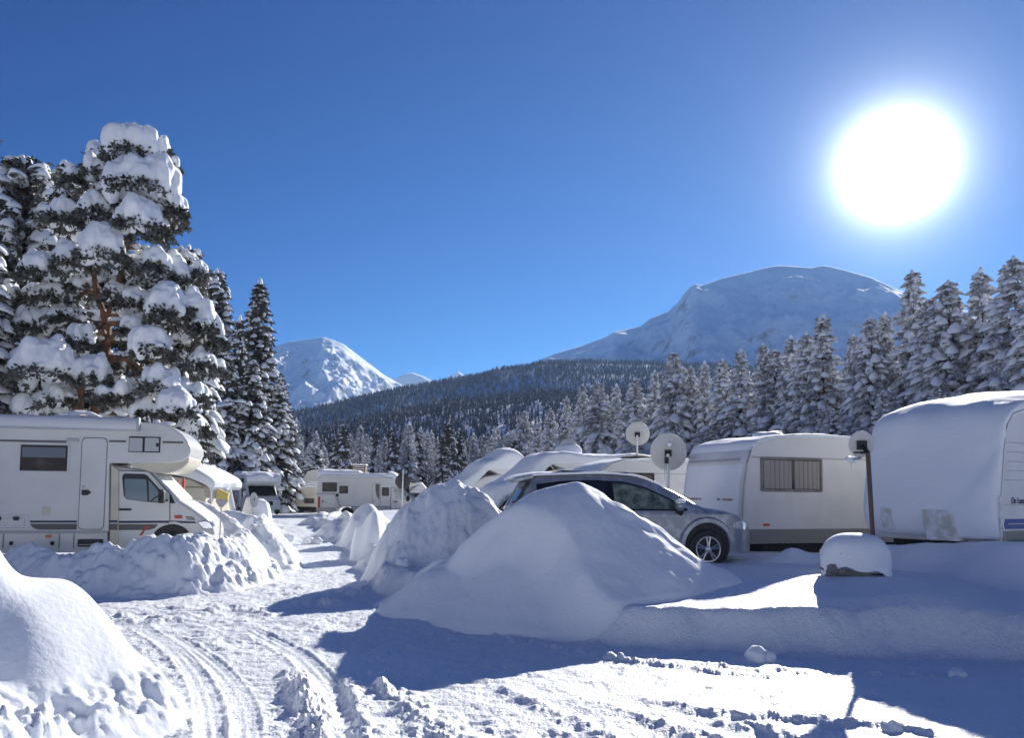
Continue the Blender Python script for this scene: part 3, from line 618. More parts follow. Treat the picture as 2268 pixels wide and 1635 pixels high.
# decals
mb = MB(); stripx(1118, 290, 741, 20, mb); mb.build('side_stripe', 'navy', MH); mb = MB(); stripx(1116, 1042, 1128, 22, mb, .055, .07); mb.build('side_stripe', 'navy', MH)
mb = MB(); mb.prism([c8(1146, 1142), c8(1632, 1140), c8(1632, 1118), c8(1146, 1120)], .1085, .12); mb.build('side_stripe', 'navy', MH); mb = MB(); mb.prism([c8(1636, 1140), c8(1898, 1144), c8(1880, 1126), c8(1636, 1118)], .1265, .14); mb.build('side_stripe', 'navy', MH)
mb = MB(); mb.prism([q8(290, 1148), q8(741, 1148), q8(741, 1206), q8(372, 1206), q8(325, 1192), q8(302, 1170)], -.004, .01); mb.build('decal_panel', 'dkgrey', MH); mb = MB(); mb.prism([q8(1046, 1150), q8(1128, 1150), q8(1126, 1210), q8(1046, 1210)], .055, .07); mb.build('decal_panel', 'dkgrey', MH)
mb = MB(); mb.prism([c8(1146, 1152), c8(1526, 1152), c8(1496, 1190), c8(1440, 1208), c8(1146, 1210)], .1085, .12); mb.build('decal_panel', 'dkgrey', MH)
mb = MB(); mb.prism([c8(1340, 1266), c8(1376, 1256), c8(1398, 1215), c8(1420, 1205), c8(1452, 1168), c8(1408, 1168), c8(1385, 1205)], .106, .118); mb.build('red_swoosh', 'redpaint', MH)
for v_, u0_, u1_ in ((318, -900, 640), (340, 1052, 1215), (350, 1570, 1765)): mb = MB(); stripx(v_, u0_, u1_, 20, mb, slope=.018); mb.build('upper_stripe', 'dkgrey', MH)
mb = MB(); mb.prism(brr(q8, 642, 325, 768, 356, .03), -.03, .01); mb.build('awning_light', 'greylight', MH, bevel=.01)
mb = MB(); mb.prism(brr(q8, 405, 983, 492, 1062, .01), -.006, .01); mb.build('service_hatch', 'cream', MH)
# windows, doors, lockers
mb = MB(); fring(mb, q8, 165, 372, 682, 656, .05, .045, -.02, .01); w1 = mb.build('window', 'white', MH, bevel=.008)
mb = MB(); mb.prism(brr(q8, 183, 391, 668, 638, .03), -.012, .008); mb.build('window_frame', 'blackgloss', w1)
mb = MB(); mb.prism(brr(q8, 204, 412, 650, 620, .03), -.024, -.01); mb.build('window_pane', 'acryl', w1)
mb = MB(); mb.prism(brr(q8, 214, 415, 640, 505, .01), -.028, -.022)
mb.build('roller_blind', 'blind_dark', w1)
mb = MB(); fring(mb, q8, 1224, 296, 1568, 470, .02, .03, -.02, .01); w2 = mb.build('window', 'white', MH, bevel=.006)
mb = MB(); mb.prism(brr(q8, 1234, 310, 1552, 460, .015), -.012, .008); mb.build('window_frame', 'blackgloss', w2)
for u0, u1 in ((1246, 1378), (1396, 1536)): mb = MB(); mb.prism(brr(q8, u0, 322, u1, 448, .01), -.02, -.01); mb.build('window_pane', 'blind', w2)
mb = MB(); mb.prism(brr(q8, 1506, 370, 1532, 405, .005), -.03, -.018); mb.build('window_catch', 'black', w2)
mb = MB(); mb.prism(brr(q8, 748, 319, 1042, 1206, .09), -.004, .01); mb.build('door_seal', 'seal', MH)
mb = MB(); mb.prism(brr(q8, 755, 326, 1036, 1200, .085), -.018, .01); dr = mb.build('entrance_door', 'white', MH, bevel=.006)
mb = MB(); mb.prism([q8(790, 822), q8(850, 820), q8(884, 845), q8(850, 872), q8(800, 874), q8(790, 866)], -.045, -.015); mb.build('door_handle', 'blackgloss', dr, bevel=.01)
mb = MB(); c = q8(807, 790); mb.lathe([(.026, 0), (.026, .012)], (c[0], -.018, c[1]), (0, -1, 0), 16); mb.build('door_lock', 'greylight', dr)
mb = MB(); mb.prism(brr(q8, -330, 1060, 282, 1216, .04), -.012, .01); lk = mb.build('locker_door', 'white', MH, bevel=.008)
mb = MB(); fring(mb, q8, -290, 1092, 246, 1190, .02, .012, -.018, -.008); mb.build('locker_seal', 'greylight', lk)
for u in (-42, 130): mb = MB(); mb.prism(brr(q8, u, 1078, u + 58, 1116, .02), -.03, -.01); mb.build('locker_latch', 'blackgloss', lk)
# awning along the roof edge
mb = MB(); a, b = q8(1333, 255), q8(1333, 130); za, zt = a[1], b[1]; cs = []
for k in range(13):
    w = math.pi * k / 12; cs.append((-.075 - .065 * math.sin(w) ** .6, (za + zt) / 2 - math.cos(w) * (zt - za) / 2))
n = len(cs); X0, X1 = x_end + .2, a[0]; V = [(X0, y, z) for y, z in cs] + [(X1, y, z) for y, z in cs] + [(X0, .02, za), (X0, .02, zt), (X1, .02, za), (X1, .02, zt)]
F = [(i, i + n, i + n + 1, i + 1) for i in range(n - 1)] + [(0, 2 * n, 2 * n + 2, n), (n - 1, 2 * n - 1, 2 * n + 3, 2 * n + 1), tuple(range(n)) + (2 * n + 1, 2 * n), tuple(range(n, 2 * n)) + (2 * n + 3, 2 * n + 2)]
mb.add(V, F); aw = mb.build('awning', 'awning', MH)
mb = MB(); mb.box(X1 - .012, -.155, za - .01, X1 + .04, .02, zt + .012); mb.build('awning_end_cap', 'greylight', aw, bevel=.02)
# on the roof: folded satellite dish, aerial, snow
c = q8(920, 108); mb = MB(); V = []; N = 36
mb.lathe([(.02, -.05), (.22, -.035), (.40, .005), (.47, .04), (.475, .048), (.40, .02), (.22, -.02), (.02, -.035)], (c[0], .75, c[1] + .02), (.03, -.12, 1), 40); dsh = mb.build('folded_dish', 'cream', MH)
mb = MB(); a = q8(880, 118); mb.tube([(a[0], .5, a[1] - .05), (a[0] + .1, .6, a[1] + .0), (a[0] + .45, .7, a[1] + .0)], .022, 6); mb.box(a[0] - .06, .45, zr - .01, a[0] + .3, .8, zr + .05); mb.build('dish_bracket', 'black', dsh)
mb = MB(); a, b = q8(1130, 152), q8(1212, 92); mb.prism(rr(a[0], zr - .02, b[0], b[1], .03), .6, .9); mb.build('roof_box', 'white', MH, bevel=.01)
mb = MB(); a = q8(1462, 188); mb.box(a[0] - .02, .02, a[1], a[0] + .02, .06, a[1] + .12); mb.build('roof_aerial', 'black', MH)
mb = MB(); a = q8(1495, 155); mb.ell((a[0], .2, zr + .03), (.07, .07, .05)); mb.ell((a[0] + .2, .3, zr + .0), (.16, .12, .04)); mb.build('roof_knob', 'snow', MH)
mb = MB(); c = q8(520, 95); mb.ell((c[0] + .1, 1.3, zr + .02), (.55, .5, .26), 30, 14, .3, 3); mb.ell((c[0] - .45, 1.5, zr - .02), (.4, .4, .16), 24, 12, .3, 7); mb.ell((c[0] + .6, 1.2, zr), (.3, .3, .12), 20, 10, .3, 9); mb.build('roof_snow', 'snow', MH)

# ------------------------------------------------------------------ caravans: local x runs back along the side wall from its front corner, y = 0 is the side we see
def caravan(name, label, o, a, L=5.6, W=2.2, H=2.2, floor=.42, m='white2', front=None, snow=None, seed=0, over=.06, group=None, mside=None, fm=None):
    t = thing(name, label, 'caravan', o, a, group)
    fr = front or [(.06, 0), (-.02, .35), (.0, .8), (.06, 1.25), (.18, 1.7), (.36, 2.0), (.62, 2.16)]
    k = H / 2.2; pr = [(x, floor + z * k) for x, z in fr] + [(1.2, floor + H), (L - .5, floor + H), (L - .15, floor + H - .15), (L, floor + H - .6), (L, floor)]
    mb = MB(); mb.prism(pr, 0, W); b = mb.build('body', m, t, bevel=.05, seg=3)
    mb = MB()                                              # edge moulding down the near front corner
    mb.tube([(x, -.004, z) for x, z in pr[:9]], .016, 6); mb.build('edge_moulding', 'greylight', t)
    mb = MB(); mb.box(.5, .12, floor - .40, L - .3, W - .15, floor - .003); mb.build('chassis', 'black', t)
    if snow: snow_over('roof_snow', snap(snow, pr), -over, W + over, t, seed)
    return t, pr
def side_window(t, x0, z0, x1, z1, frame='canvas', cur='curtain', r=.04, pleats=True, y=0.0, name='window'):
    mb = MB(); ring(mb, x0, z0, x1, z1, r, .05, y - .025, y + .01); w = mb.build(name, frame, t, bevel=.006)
    mb = MB(); mb.prism(rr(x0 + .04, z0 + .04, x1 - .04, z1 - .04, r * .7), y - .012, y + .008); mb.build('window_pane', 'acryl', w)
    if pleats:
        mb = MB(); n = 26; xs = np.linspace(x0 + .07, x1 - .07, n * 2); V = []; F = []
        for i, x in enumerate(xs): yy = y - .0135 - .010 * (i % 2) - .004 * math.sin(i * 1.7); V += [(x, yy, z0 + .06), (x, yy, z1 - .07)]
        for i in range(len(xs) - 1):
            if not (n * .95 < i < n * 1.05): F.append((2 * i, 2 * i + 2, 2 * i + 3, 2 * i + 1))
        mb.add(V, F); mb.build('curtain', cur, w)
    return w
# D: the white caravan with the grey window, right of the silver car
do = Vector((4.50, 15.5, .50)); da = R(18.5); fD = plane(do, da)
D, prD = caravan('caravan', 'white caravan with one curtained grey-framed window and a grey lower band, behind the silver car', do, da, 6.6, 2.25, 2.16, .46, 'white2',
    [(.10, 0), (-.02, .3), (-.02, .75), (.02, 1.2), (.09, 1.62), (.17, 1.85), (.30, 2.02), (.55, 2.11)],
    [(.10, 2.36, .01), (.19, 2.5, .035), (.4, 2.57, .04), (1.0, 2.62, .045), (3.0, 2.62, .05), (6.3, 2.62, .05)], 5, .02)
z5 = lambda u, v: fD((2700 + u * .55034) * .57872, (1400 + v * .55034) * .57872)
a, b = z5(383, 877), z5(808, 645); side_window(D, a[0], a[1], b[0], b[1])
mb = MB(); a, b = z5(310, 638), z5(1010, 626); mb.prism([(a[0] + .02, a[1] - .006), (6.5, a[1] - .006), (6.5, a[1] + .022), (a[0] + .02, a[1] + .022)], -.012, .01); mb.build('rain_rail', 'greylight', D)
mb = MB(); a, b = z5(350, 1203), z5(350, 1140); mb.prism([(.12, prD[0][1] + .012), (6.55, prD[0][1] + .012), (6.55, b[1]), (.02, b[1])], -.006, .01); mb.build('lower_band', 'grey_band', D)
mb = MB(); a, b = z5(402, 1118), z5(443, 1100); mb.prism(rr(a[0], a[1], b[0], b[1], .012), -.02, .005); mb.build('side_marker_lamp', 'orange', D)
# its snow-dusted front, seams and red-brown bar
def front_strip(t, name, m, x, y0, y1, z0, z1, th=.012, pr=None):
    """a strip lying on the front face between heights z0 and z1"""
    zs = np.linspace(z0, z1, max(2, int((z1 - z0) / .05))); P = sorted([(p[1], p[0]) for p in (pr or prD)[:9]]); xs = np.interp(zs, [p[0] for p in P], [p[1] for p in P])
    mb = MB(); V = []; F = []
    for i in range(len(zs)): V += [(xs[i] - th + x, y0, zs[i]), (xs[i] - th + x, y1, zs[i]), (xs[i] + .02, y1, zs[i]), (xs[i] + .02, y0, zs[i])]
    for i in range(len(zs) - 1):
        for k in range(4): F.append((4 * i + k, 4 * i + (k + 1) % 4, 4 * i + 4 + (k + 1) % 4, 4 * i + 4 + k))
    F += [(3, 2, 1, 0), tuple(range(len(V) - 4, len(V)))]; mb.add(V, F); return mb.build(name, m, t)
front_strip(D, 'front_seam', 'greylight', 0, .25, 2.15, 2.09, 2.14, .02)
front_strip(D, 'handrail', 'redrail', 0, .28, .85, 1.29, 1.33, .035); front_strip(D, 'handrail', 'redrail', 0, 1.45, 2.1, 1.29, 1.33, .035)
snow_over('front_snow', snap([(-.02, .85, .015), (-.02, 1.2, .03), (.02, 1.7, .035), (.10, 2.02, .03)], prD), .12, 2.15, D, 8, 30, .03)
tl = lettering('brand_lettering', 'ERIBA', .12, D, (.20, 2.02, 2.30), (0, 0, 0), 'greylight', .004); tl.rotation_euler = (R(90), 0, R(-90)); tl.location = (.055, 2.12, 2.17)
mb = MB(); mb.lathe([(.05, 0), (.05, .35), (.075, .36), (.075, .42), (.04, .44)], (4.3, .9, 2.6), (0, 0, 1), 14); ch = mb.build('roof_flue', 'canvas', D)
mb = MB(); mb.ell((4.3, .9, 2.86), (.12, .12, .16), 12, 8, .3, 4); mb.build('flue_snow', 'snow', ch)
for i, (x, rx, h) in enumerate(((1.4, .35, .14), (5.1, .7, .16))): mb = MB(); mb.ell((x, 1.1, 2.64), (rx, .4, h), 20, 10, .3, i); mb.build('roof_vent_snow', 'snow', D)
mb = MB(); mb.ell((3.9, 1.6, 2.62), (1.3, .6, .12), 26, 12, .45, 21); mb.build('roof_drift', 'snow', D)

D.location = (4.82, 16.6, .40); D.scale = (1.07, 1.07, 1.07)
# E: the caravan at the right edge, its whole front under snow
eo = Vector((7.97, 13.0, .72)); ea = R(28.0); fE = plane(eo, ea); z1f = lambda u, v: fE((3050 + u * .42808) * .57872, (1550 + v * .42808) * .57872)
frE = [(.12, 0), (-.02, .35), (-.02, .8), (.04, 1.15), (.12, 1.6), (.22, 1.95), (.40, 2.14), (.7, 2.22)]
E, prE = caravan('caravan', 'big caravan at the right edge with its whole front and roof buried in smooth snow', eo, ea, 5.6, 2.5, 2.24, .42, 'white2', frE,
    [(.02, .46, .10), (-.02, .9, .22), (.0, 1.35, .20), (.10, 1.9, .15), (.22, 2.3, .15), (.40, 2.52, .17), (.8, 2.66, .26), (1.5, 2.66, .44), (2.4, 2.66, .55), (3.6, 2.66, .50), (5.4, 2.66, .35)], 17, .01)
mb = MB()
for v in (340, 423, 507, 590, 674, 896): z = z1f(1950, v)[1]; mb.prism([(.10 if z < 1.6 else .2, z - .006), (5.5, z - .006), (5.5, z + .006), (.10 if z < 1.6 else .2, z + .006)], -.008, .006)
mb.build('wall_groove', 'greylight', E)
lettering('side_lettering', 'De Luxe', .15, E, (z1f(1900, 886)[0] + .05, -.006, z1f(1900, 884)[1]), (R(90), 0, 0), 'navy', .003, .75)
mb = MB(); a, b = z1f(1900, 1112), z1f(1900, 1022); mb.prism([(.02, a[1]), (5.5, a[1]), (5.5, b[1]), (.10, b[1])], -.008, .006); st = mb.build('blue_band', 'blue', E)
mb = MB(); mb.prism([(.14, (a[1] + b[1]) / 2 - .008), (5.5, (a[1] + b[1]) / 2 - .008), (5.5, (a[1] + b[1]) / 2 + .012), (.18, (a[1] + b[1]) / 2 + .012)], -.012, .002); mb.build('band_line', 'greylight', st)
mb = MB(); a = z1f(1900, 1118); mb.prism([(.02, .44), (5.5, .44), (5.5, a[1] - .02), (.0, a[1] - .02)], -.012, .006); mb.build('lower_band', 'grey_band', E)
mb = MB(); mb.tube([(-.09, -.03, .30), (-.07, -.03, 1.22)], .022, 6); mb.tube([(-.07, -.03, 1.22), (-.12, .35, 1.24)], .016, 6); mb.build('grab_pole', 'box', E)
front_strip(E, 'gas_locker_panel', 'box', -.10, .66, 1.20, .46, .98, .16, prE); front_strip(E, 'gas_locker_panel', 'box', -.10, 1.83, 2.05, .62, .98, .13, prE)

# C: older caravan behind the car, dusted snow, dark window
co = Vector((1.95, 21.5, .45)); ca = R(18.5); fC = plane(co, ca); z2 = lambda f: (lambda u, v: f((1800 + u * .50705) * .57872, (1650 + v * .50705) * .57872))
zC = z2(fC); Cc, prC = caravan('caravan', 'older white caravan with a dark window, half hidden behind the silver car', co, ca, 6.2, 2.1, 1.98, .40, 'white2',
    [(.35, 0), (.16, .35), (.05, .8), (.0, 1.05), (.10, 1.35), (.32, 1.7), (.55, 1.9), (.8, 2.05)],
    [(.55, 2.10, .02), (.8, 2.24, .05), (1.6, 2.36, .06), (3.5, 2.38, .06), (6.0, 2.38, .07)], 9, .0)
a, b = zC(1085, 380), zC(1338, 318); side_window(Cc, a[0], a[1] - .25, b[0] + .2, b[1], 'black', pleats=False, r=.02)
mb = MB(); a = zC(1000, 318); mb.prism([(.35, a[1]), (6.1, a[1]), (6.1, a[1] + .02), (.33, a[1] + .02)], -.014, .006); mb.build('rain_rail', 'greylight', Cc)
snow_over('front_snow', snap([(.06, 1.15, .03), (.0, 1.5, .05), (.12, 1.75, .06), (.34, 2.05, .05), (.62, 2.26, .05), (.9, 2.34, .04)], prC), .12, 2.0, Cc, 13, 30, .05)
mb = MB(); mb.ell((2.0, .7, 2.45), (.55, .35, .10), 20, 10, .2, 31); mb.build('roof_bulge', 'canvas', Cc)
mb = MB(); mb.prism(rr(4.4, 2.4, 4.75, 2.58, .03), .9, 1.3); mb.ell((4.58, 1.1, 2.6), (.25, .25, .06)); mb.build('roof_vent', 'snow', Cc, bevel=.02)

# B: caravan under a thick overhanging quilt of snow
bo = Vector((-.02, 25.6, .45)); ba = R(18.5)
B, prB = caravan('caravan', 'caravan with a thick quilt of snow drooping over its sloped nose', bo, ba, 7.0, 2.15, 2.02, .42, 'white2',
    [(.25, 0), (-.15, .35), (-.38, .62), (-.20, .92), (.35, 1.26), (.85, 1.62), (1.30, 1.86), (1.75, 1.96)],
    [(-.60, .92, .05, 1), (-.52, 1.10, .26, 1), (-.22, 1.36, .34, 1), (.30, 1.66, .40), (.85, 2.04, .44), (1.35, 2.33, .40), (1.9, 2.42, .40), (2.6, 2.44, .36), (3.6, 2.44, .34), (5, 2.44, .34), (6.9, 2.44, .30)], 3, .06)
mb = MB(); mb.lathe([(.02, -.02), (.28, 0), (.34, .06), (.34, .10), (.30, .13), (.02, .15)], (2.6, 1.5, 2.98), (.0, -1, .25), 26); mb.build('roof_dish', 'dish', B)
mb = MB(); mb.ell((2.6, 1.5, 2.86), (.5, .4, .3), 20, 10, .1, 3); mb.build('dish_snow', 'snow_soft', B)
# A: the leftmost of the row, humped snow on the roof
ao = Vector((-2.20, 30.0, .40)); aa = R(18.5)
A, prA = caravan('caravan', 'leftmost snow-buried caravan of the right-hand row, with a hump of snow on its roof', ao, aa, 6.6, 2.15, 2.0, .40, 'white2',
    [(.25, 0), (-.15, .35), (-.40, .62), (-.25, .92), (.35, 1.26), (.85, 1.6), (1.3, 1.82), (1.8, 1.92)],
    [(-.60, .92, .05, 1), (-.52, 1.10, .22, 1), (-.22, 1.36, .30, 1), (.30, 1.66, .34), (.85, 2.0, .36), (1.35, 2.28, .34), (1.75, 2.35, .48), (2.1, 2.38, .78), (2.6, 2.38, .80), (3.0, 2.38, .48), (3.4, 2.38, .30), (4.5, 2.38, .26), (6.4, 2.38, .26)], 23, .06)

# ------------------------------------------------------------------ the silver car
so = Vector((-.02, 14.25, .58)); sa = R(6.0); fS = plane(so, sa, 0.0); zS = z2(fS)
CAR = thing('parked_car', 'silver SUV with a snow-dusted roof parked behind the big smooth heap', 'car', so, sa)
ztop = [(-.02, .62), (.0, 1.02), (.12, 1.22), (.28, 1.50), (.36, 1.60), (.6, 1.655), (1.2, 1.69), (1.8, 1.70), (2.3, 1.665), (2.7, 1.57), (3.1, 1.38), (3.45, 1.17), (3.62, 1.09), (4.0, 1.04), (4.3, .96), (4.5, .85), (4.60, .68), (4.62, .45)]
Wc = 1.83
def inset(x): return .36 * max(0, 1 - (x + .02) / .55) ** 2.2 + .46 * max(0, (x - 3.95) / .67) ** 2.2
def side_y(x, z): return inset(x) + (.03 * max(0, .55 - z)) + (.46 * max(0, z - .98) ** 1.08) + .02 * max(0, min(1, (z - .7) / .3))
def car_ring(x):
    zt = float(np.interp(x, [p[0] for p in ztop], [p[1] for p in ztop])); zs = [.26, .42, .58, .72, .84, .93, .98]
    zs = [min(z, zt - .05 + .004 * i) for i, z in enumerate(zs)]; up = max(zt - .08, zs[-1] + .003)
    zs += [zs[-1] + (up - zs[-1]) * f for f in (.35, .7, 1.0)]
    half = [(side_y(x, z), z) for z in zs]; yt = half[-1][0]
    half += [(yt + .05, zt - .025), (yt + .14, zt), (Wc * .36, zt + .02), (Wc / 2, zt + .025)]
    return half + [(Wc - y, z) for y, z in half[-2::-1]]
xs = sorted(set([p[0] for p in ztop] + list(np.linspace(0, 4.62, 47)))); rings_ = [car_ring(x) for x in xs]; n = len(rings_[0])
V = [(x, y, z) for x, rg in zip(xs, rings_) for y, z in rg]; F = [(i * n + k, (i + 1) * n + k, (i + 1) * n + k + 1, i * n + k + 1) for i in range(len(xs) - 1) for k in range(n - 1)]
F += [tuple(range(n)), tuple(range((len(xs) - 1) * n, len(xs) * n))]; F += [(i * n, i * n + n - 1, (i + 1) * n + n - 1, (i + 1) * n) for i in range(len(xs) - 1)]
mb = MB(); mb.add(V, F); mb.build('body', 'silver', CAR)
def side_patch(name, m, lo, hi, x0, x1, parent, off=.006, nx=22, nz=7):
    """a panel laid on the curved flank between two height curves"""
    mb = MB(); V = []; F = []
    for i in range(nx + 1):
        x = x0 + (x1 - x0) * i / nx; a = float(np.interp(x, [p[0] for p in lo], [p[1] for p in lo])); b = float(np.interp(x, [p[0] for p in hi], [p[1] for p in hi]))
        for k in range(nz + 1): z = a + (b - a) * k / nz; V.append((x, side_y(x, z) - off, z))
    N = len(V); m_ = nz + 1
    F = [(i * m_ + k, (i + 1) * m_ + k, (i + 1) * m_ + k + 1, i * m_ + k + 1) for i in range(nx) for k in range(nz)]
    V2 = [(v[0], v[1] + off + .004, v[2]) for v in V]; F2 = [tuple(N + q for q in f[::-1]) for f in F]
    rim = [(i * m_, (i + 1) * m_, N + (i + 1) * m_, N + i * m_) for i in range(nx)] + [(i * m_ + nz, N + i * m_ + nz, N + (i + 1) * m_ + nz, (i + 1) * m_ + nz) for i in range(nx)]
    mb.add(V + V2, F + F2 + rim); return mb.build(name, m, parent)
top_w = [(.55, 1.50), (1.0, 1.56), (1.6, 1.58), (2.1, 1.56), (2.5, 1.47), (2.9, 1.29), (3.2, 1.12), (3.28, 1.055)]
side_patch('window_band', 'blackgloss', [(.5, 1.02), (3.3, 1.035)], top_w, .50, 3.27, CAR, .006, 40)
side_patch('rear_side_window', 'glass', [(.6, 1.06), (2, 1.06)], [(.6, 1.47), (1.0, 1.52), (1.6, 1.545)], .62, 1.80, CAR, .010)
side_patch('front_side_window', 'glass_green', [(1.9, 1.065), (3.1, 1.065)], [(1.9, 1.535), (2.1, 1.525), (2.5, 1.435), (2.9, 1.255), (3.1, 1.14)], 1.92, 3.06, CAR, .010)
for x in (1.86, 3.32, .95): side_patch('door_seam', 'seal', [(0, .36), (5, .36)], [(0, 1.0), (5, 1.0)], x, x + .008, CAR, .003, 1)
side_patch('sill', 'grey_band', [(0, .27), (5, .27)], [(0, .37), (5, .37)], 1.0, 3.3, CAR, .012)
mb = MB(); V = []                                             # rear screen across the tailgate
for y in np.linspace(.22, Wc - .22, 12):
    for x, z in ((.04, 1.05), (.12, 1.2), (.25, 1.43), (.31, 1.53)): V.append((x - .03 + inset(max(x, 0)) * .0 + .10 * abs(y - Wc / 2) ** 2, y, z + .012))
F = [(i * 4 + k, i * 4 + 4 + k, i * 4 + 5 + k, i * 4 + 1 + k) for i in range(11) for k in range(3)]; N = len(V)
V += [(v[0] + .05, v[1], v[2]) for v in V]; F += [tuple(N + q for q in f[::-1]) for f in F]; mb.add(V, F); mb.build('rear_screen', 'glass', CAR)
mb = MB(); mb.prism([(.06, 1.545), (.18, 1.53), (.45, 1.60), (.45, 1.67), (.10, 1.60)], .22, Wc - .22); mb.build('spoiler', 'silver', CAR, bevel=.02)
mb = MB(); mb.tube([(.02, .16, .86), (.04, .17, 1.02), (.09, .19, 1.18)], [.05, .055, .035], 8); mb.build('tail_light', 'red', CAR)
mb = MB(); mb.tube([(-.02, .45, 1.0), (-.05, .9, 1.005), (-.02, 1.4, 1.0)], .02, 6); mb.build('wiper', 'black', CAR)
mb = MB(); mb.tube([(.8, .36, 1.70), (1.0, .36, 1.735), (2.2, .36, 1.72), (2.4, .37, 1.68)], .018, 8); mb.build('roof_rail', 'blackgloss', CAR)
mb = MB(); mb.tube([(1.0, .9, 1.70), (.85, .9, 1.86)], .006, 5); mb.build('aerial', 'black', CAR)
mb = MB(); mb.ell((3.08, -.11, 1.13), (.085, .12, .10), 14, 10); mb.tube([(3.10, .06, 1.04), (3.08, -.06, 1.08)], .03, 6); mr = mb.build('wing_mirror', 'silver', CAR)
mb = MB(); mb.tube([(3.16, .02, .99), (3.06, .02, 1.04)], .06, 6); mb.build('mirror_foot', 'black', mr)
mb = MB(); mb.ell((3.08, -.11, 1.20), (.09, .12, .05), 14, 8, .2, 3); mb.build('mirror_snow', 'snow', mr)
mb = MB(); V = []; F = []                                     # windscreen snow and roof snow
snow_over('roof_snow', [(.02, 1.60, .03), (.4, 1.665, .05), (.9, 1.70, .05), (1.6, 1.725, .04), (2.1, 1.71, .035), (2.5, 1.65, .035), (3.0, 1.43, .03), (3.5, 1.17, .03)], .30, Wc - .30, CAR, 41, 30, .03, edge=.5)
side_patch('headlight', 'chrome', [(4.1, .74), (4.5, .68)], [(4.1, .80), (4.3, .86), (4.5, .80)], 4.12, 4.48, CAR, .008, 10, 4)
for xw in (.86, 3.62):
    mb = MB(); mb.lathe([(.42, 0), (.42, .03)], (xw, -.012, .40), (0, 1, 0), 44); mb.build('wheel_arch', 'black', CAR)
    mb = MB(); V = []; F = []; nn = 26
    for k in range(nn + 1):
        w = R(-12) + R(204) * k / nn; c_, s_ = math.cos(w), math.sin(w)
        for r_, y_ in ((.415, -.03), (.43, -.05), (.50, -.045), (.53, .0), (.415, .02)): V.append((xw + c_ * r_, y_ + inset(xw + c_ * r_), .40 + s_ * r_))
    for k in range(nn):
        for j in range(5): F.append((k * 5 + j, k * 5 + (j + 1) % 5, k * 5 + 5 + (j + 1) % 5, k * 5 + 5 + j))
    mb.add(V, F); mb.build('arch_flare', 'silver', CAR)
    wheel(CAR, xw, .045, .345, .355, .235, .2)
# dark car further back, between the heap and caravan B
bk = Vector((-.75, 19.6, .42)); BC = thing('parked_car', 'dark blue-black car mostly hidden behind the lumpy heap and the silver car', 'car', bk, R(4))
def simple_car(t, mbody, Lc=4.4, z0=.0):
    pr = [(0, .3), (.0, .75), (.06, .98), (.35, 1.04), (.75, 1.42), (1.1, 1.50), (2.3, 1.50), (2.8, 1.30), (3.3, 1.02), (4.2, .86), (4.38, .6), (4.4, .3)]
    mb = MB(); mb.prism(pr[:4] + pr[8:], 0, 1.75); mb.build('body', mbody, t, bevel=.07, seg=3)
    mb = MB(); mb.prism([(.38, 1.0), (.75, 1.42), (1.1, 1.50), (2.3, 1.50), (2.8, 1.30), (3.25, 1.0)], .14, 1.61); mb.build('cabin', mbody, t, bevel=.06, seg=3)
    mb = MB(); mb.prism([(.72, 1.05), (.95, 1.36), (1.2, 1.43), (1.65, 1.43), (1.65, 1.05)], .12, .16); mb.build('side_window', 'glass', t)
    mb = MB(); mb.prism([(1.72, 1.05), (1.72, 1.43), (2.25, 1.43), (2.65, 1.27), (3.0, 1.05)], .12, .16); mb.build('side_window', 'glass', t)
    mb = MB(); mb.prism([(.37, 1.06), (.345, 1.06), (.66, 1.40), (.70, 1.40)], .25, 1.5); mb.build('rear_screen', 'glass_green', t)
    for x in (.8, 3.5): wheel(t, x, .04, .32, .32, .2)
simple_car(BC, 'blackblue')
# ================================================================== FAR VEHICLES, DISHES, POLES
# the long semi-integrated motorhome across the end of the track
lo_ = at(698.6, 1139, 55.0); lo_ = Vector((lo_.x, lo_.y, lo_.z)); la = R(4.0); fL = plane(lo_, la); z7 = lambda u, v: fL((1100 + u * .26455) * .57872, (1700 + v * .26455) * .57872)
LM = thing('motorhome', 'long white semi-integrated motorhome parked across the far end of the track', 'motorhome', lo_, la)
mb = MB(); mb.prism([z7(410, 930), z7(408, 700), z7(425, 500), z7(470, 468), z7(1390, 478), z7(1560, 500), z7(1600, 560), z7(1590, 620), z7(1490, 630), z7(1490, 910), z7(780, 910), z7(760, 930)], 0, 2.2); mb.build('body', 'white', LM, bevel=.06)
mb = MB(); mb.prism([z7(410, 932), z7(700, 932), z7(700, 1005), z7(430, 985)], .02, 2.18); mb.prism([z7(940, 912), z7(1490, 912), z7(1490, 1000), z7(960, 1000)], .02, 2.18); mb.build('skirt', 'greylight', LM)
mb = MB(); mb.prism([z7(1490, 960), z7(1490, 620), z7(1600, 640), z7(1700, 740), z7(1780, 775), z7(1800, 850), z7(1800, 960)], .12, 2.1); mb.build('cab', 'white', LM, bevel=.08, seg=3)
mb = MB(); mb.prism([z7(1535, 655), z7(1640, 665), z7(1725, 780), z7(1720, 815), z7(1560, 780)], .10, .14); mb.build('cab_window', 'glass_blue', LM)
mb = MB(); mb.prism([z7(1610, 625), z7(1630, 625), z7(1760, 750), z7(1745, 755)], .3, 1.9); mb.build('windscreen', 'glass_blue', LM)
mb = MB(); mb.prism(brr(z7, 1535, 828, 1592, 845, .03), .08, .13); mb.build('door_handle', 'blackgloss', LM)
mb = MB(); a = z7(1745, 790); mb.ell((a[0], -.1, a[1]), (.14, .12, .2)); mb.build('wing_mirror', 'black', LM)
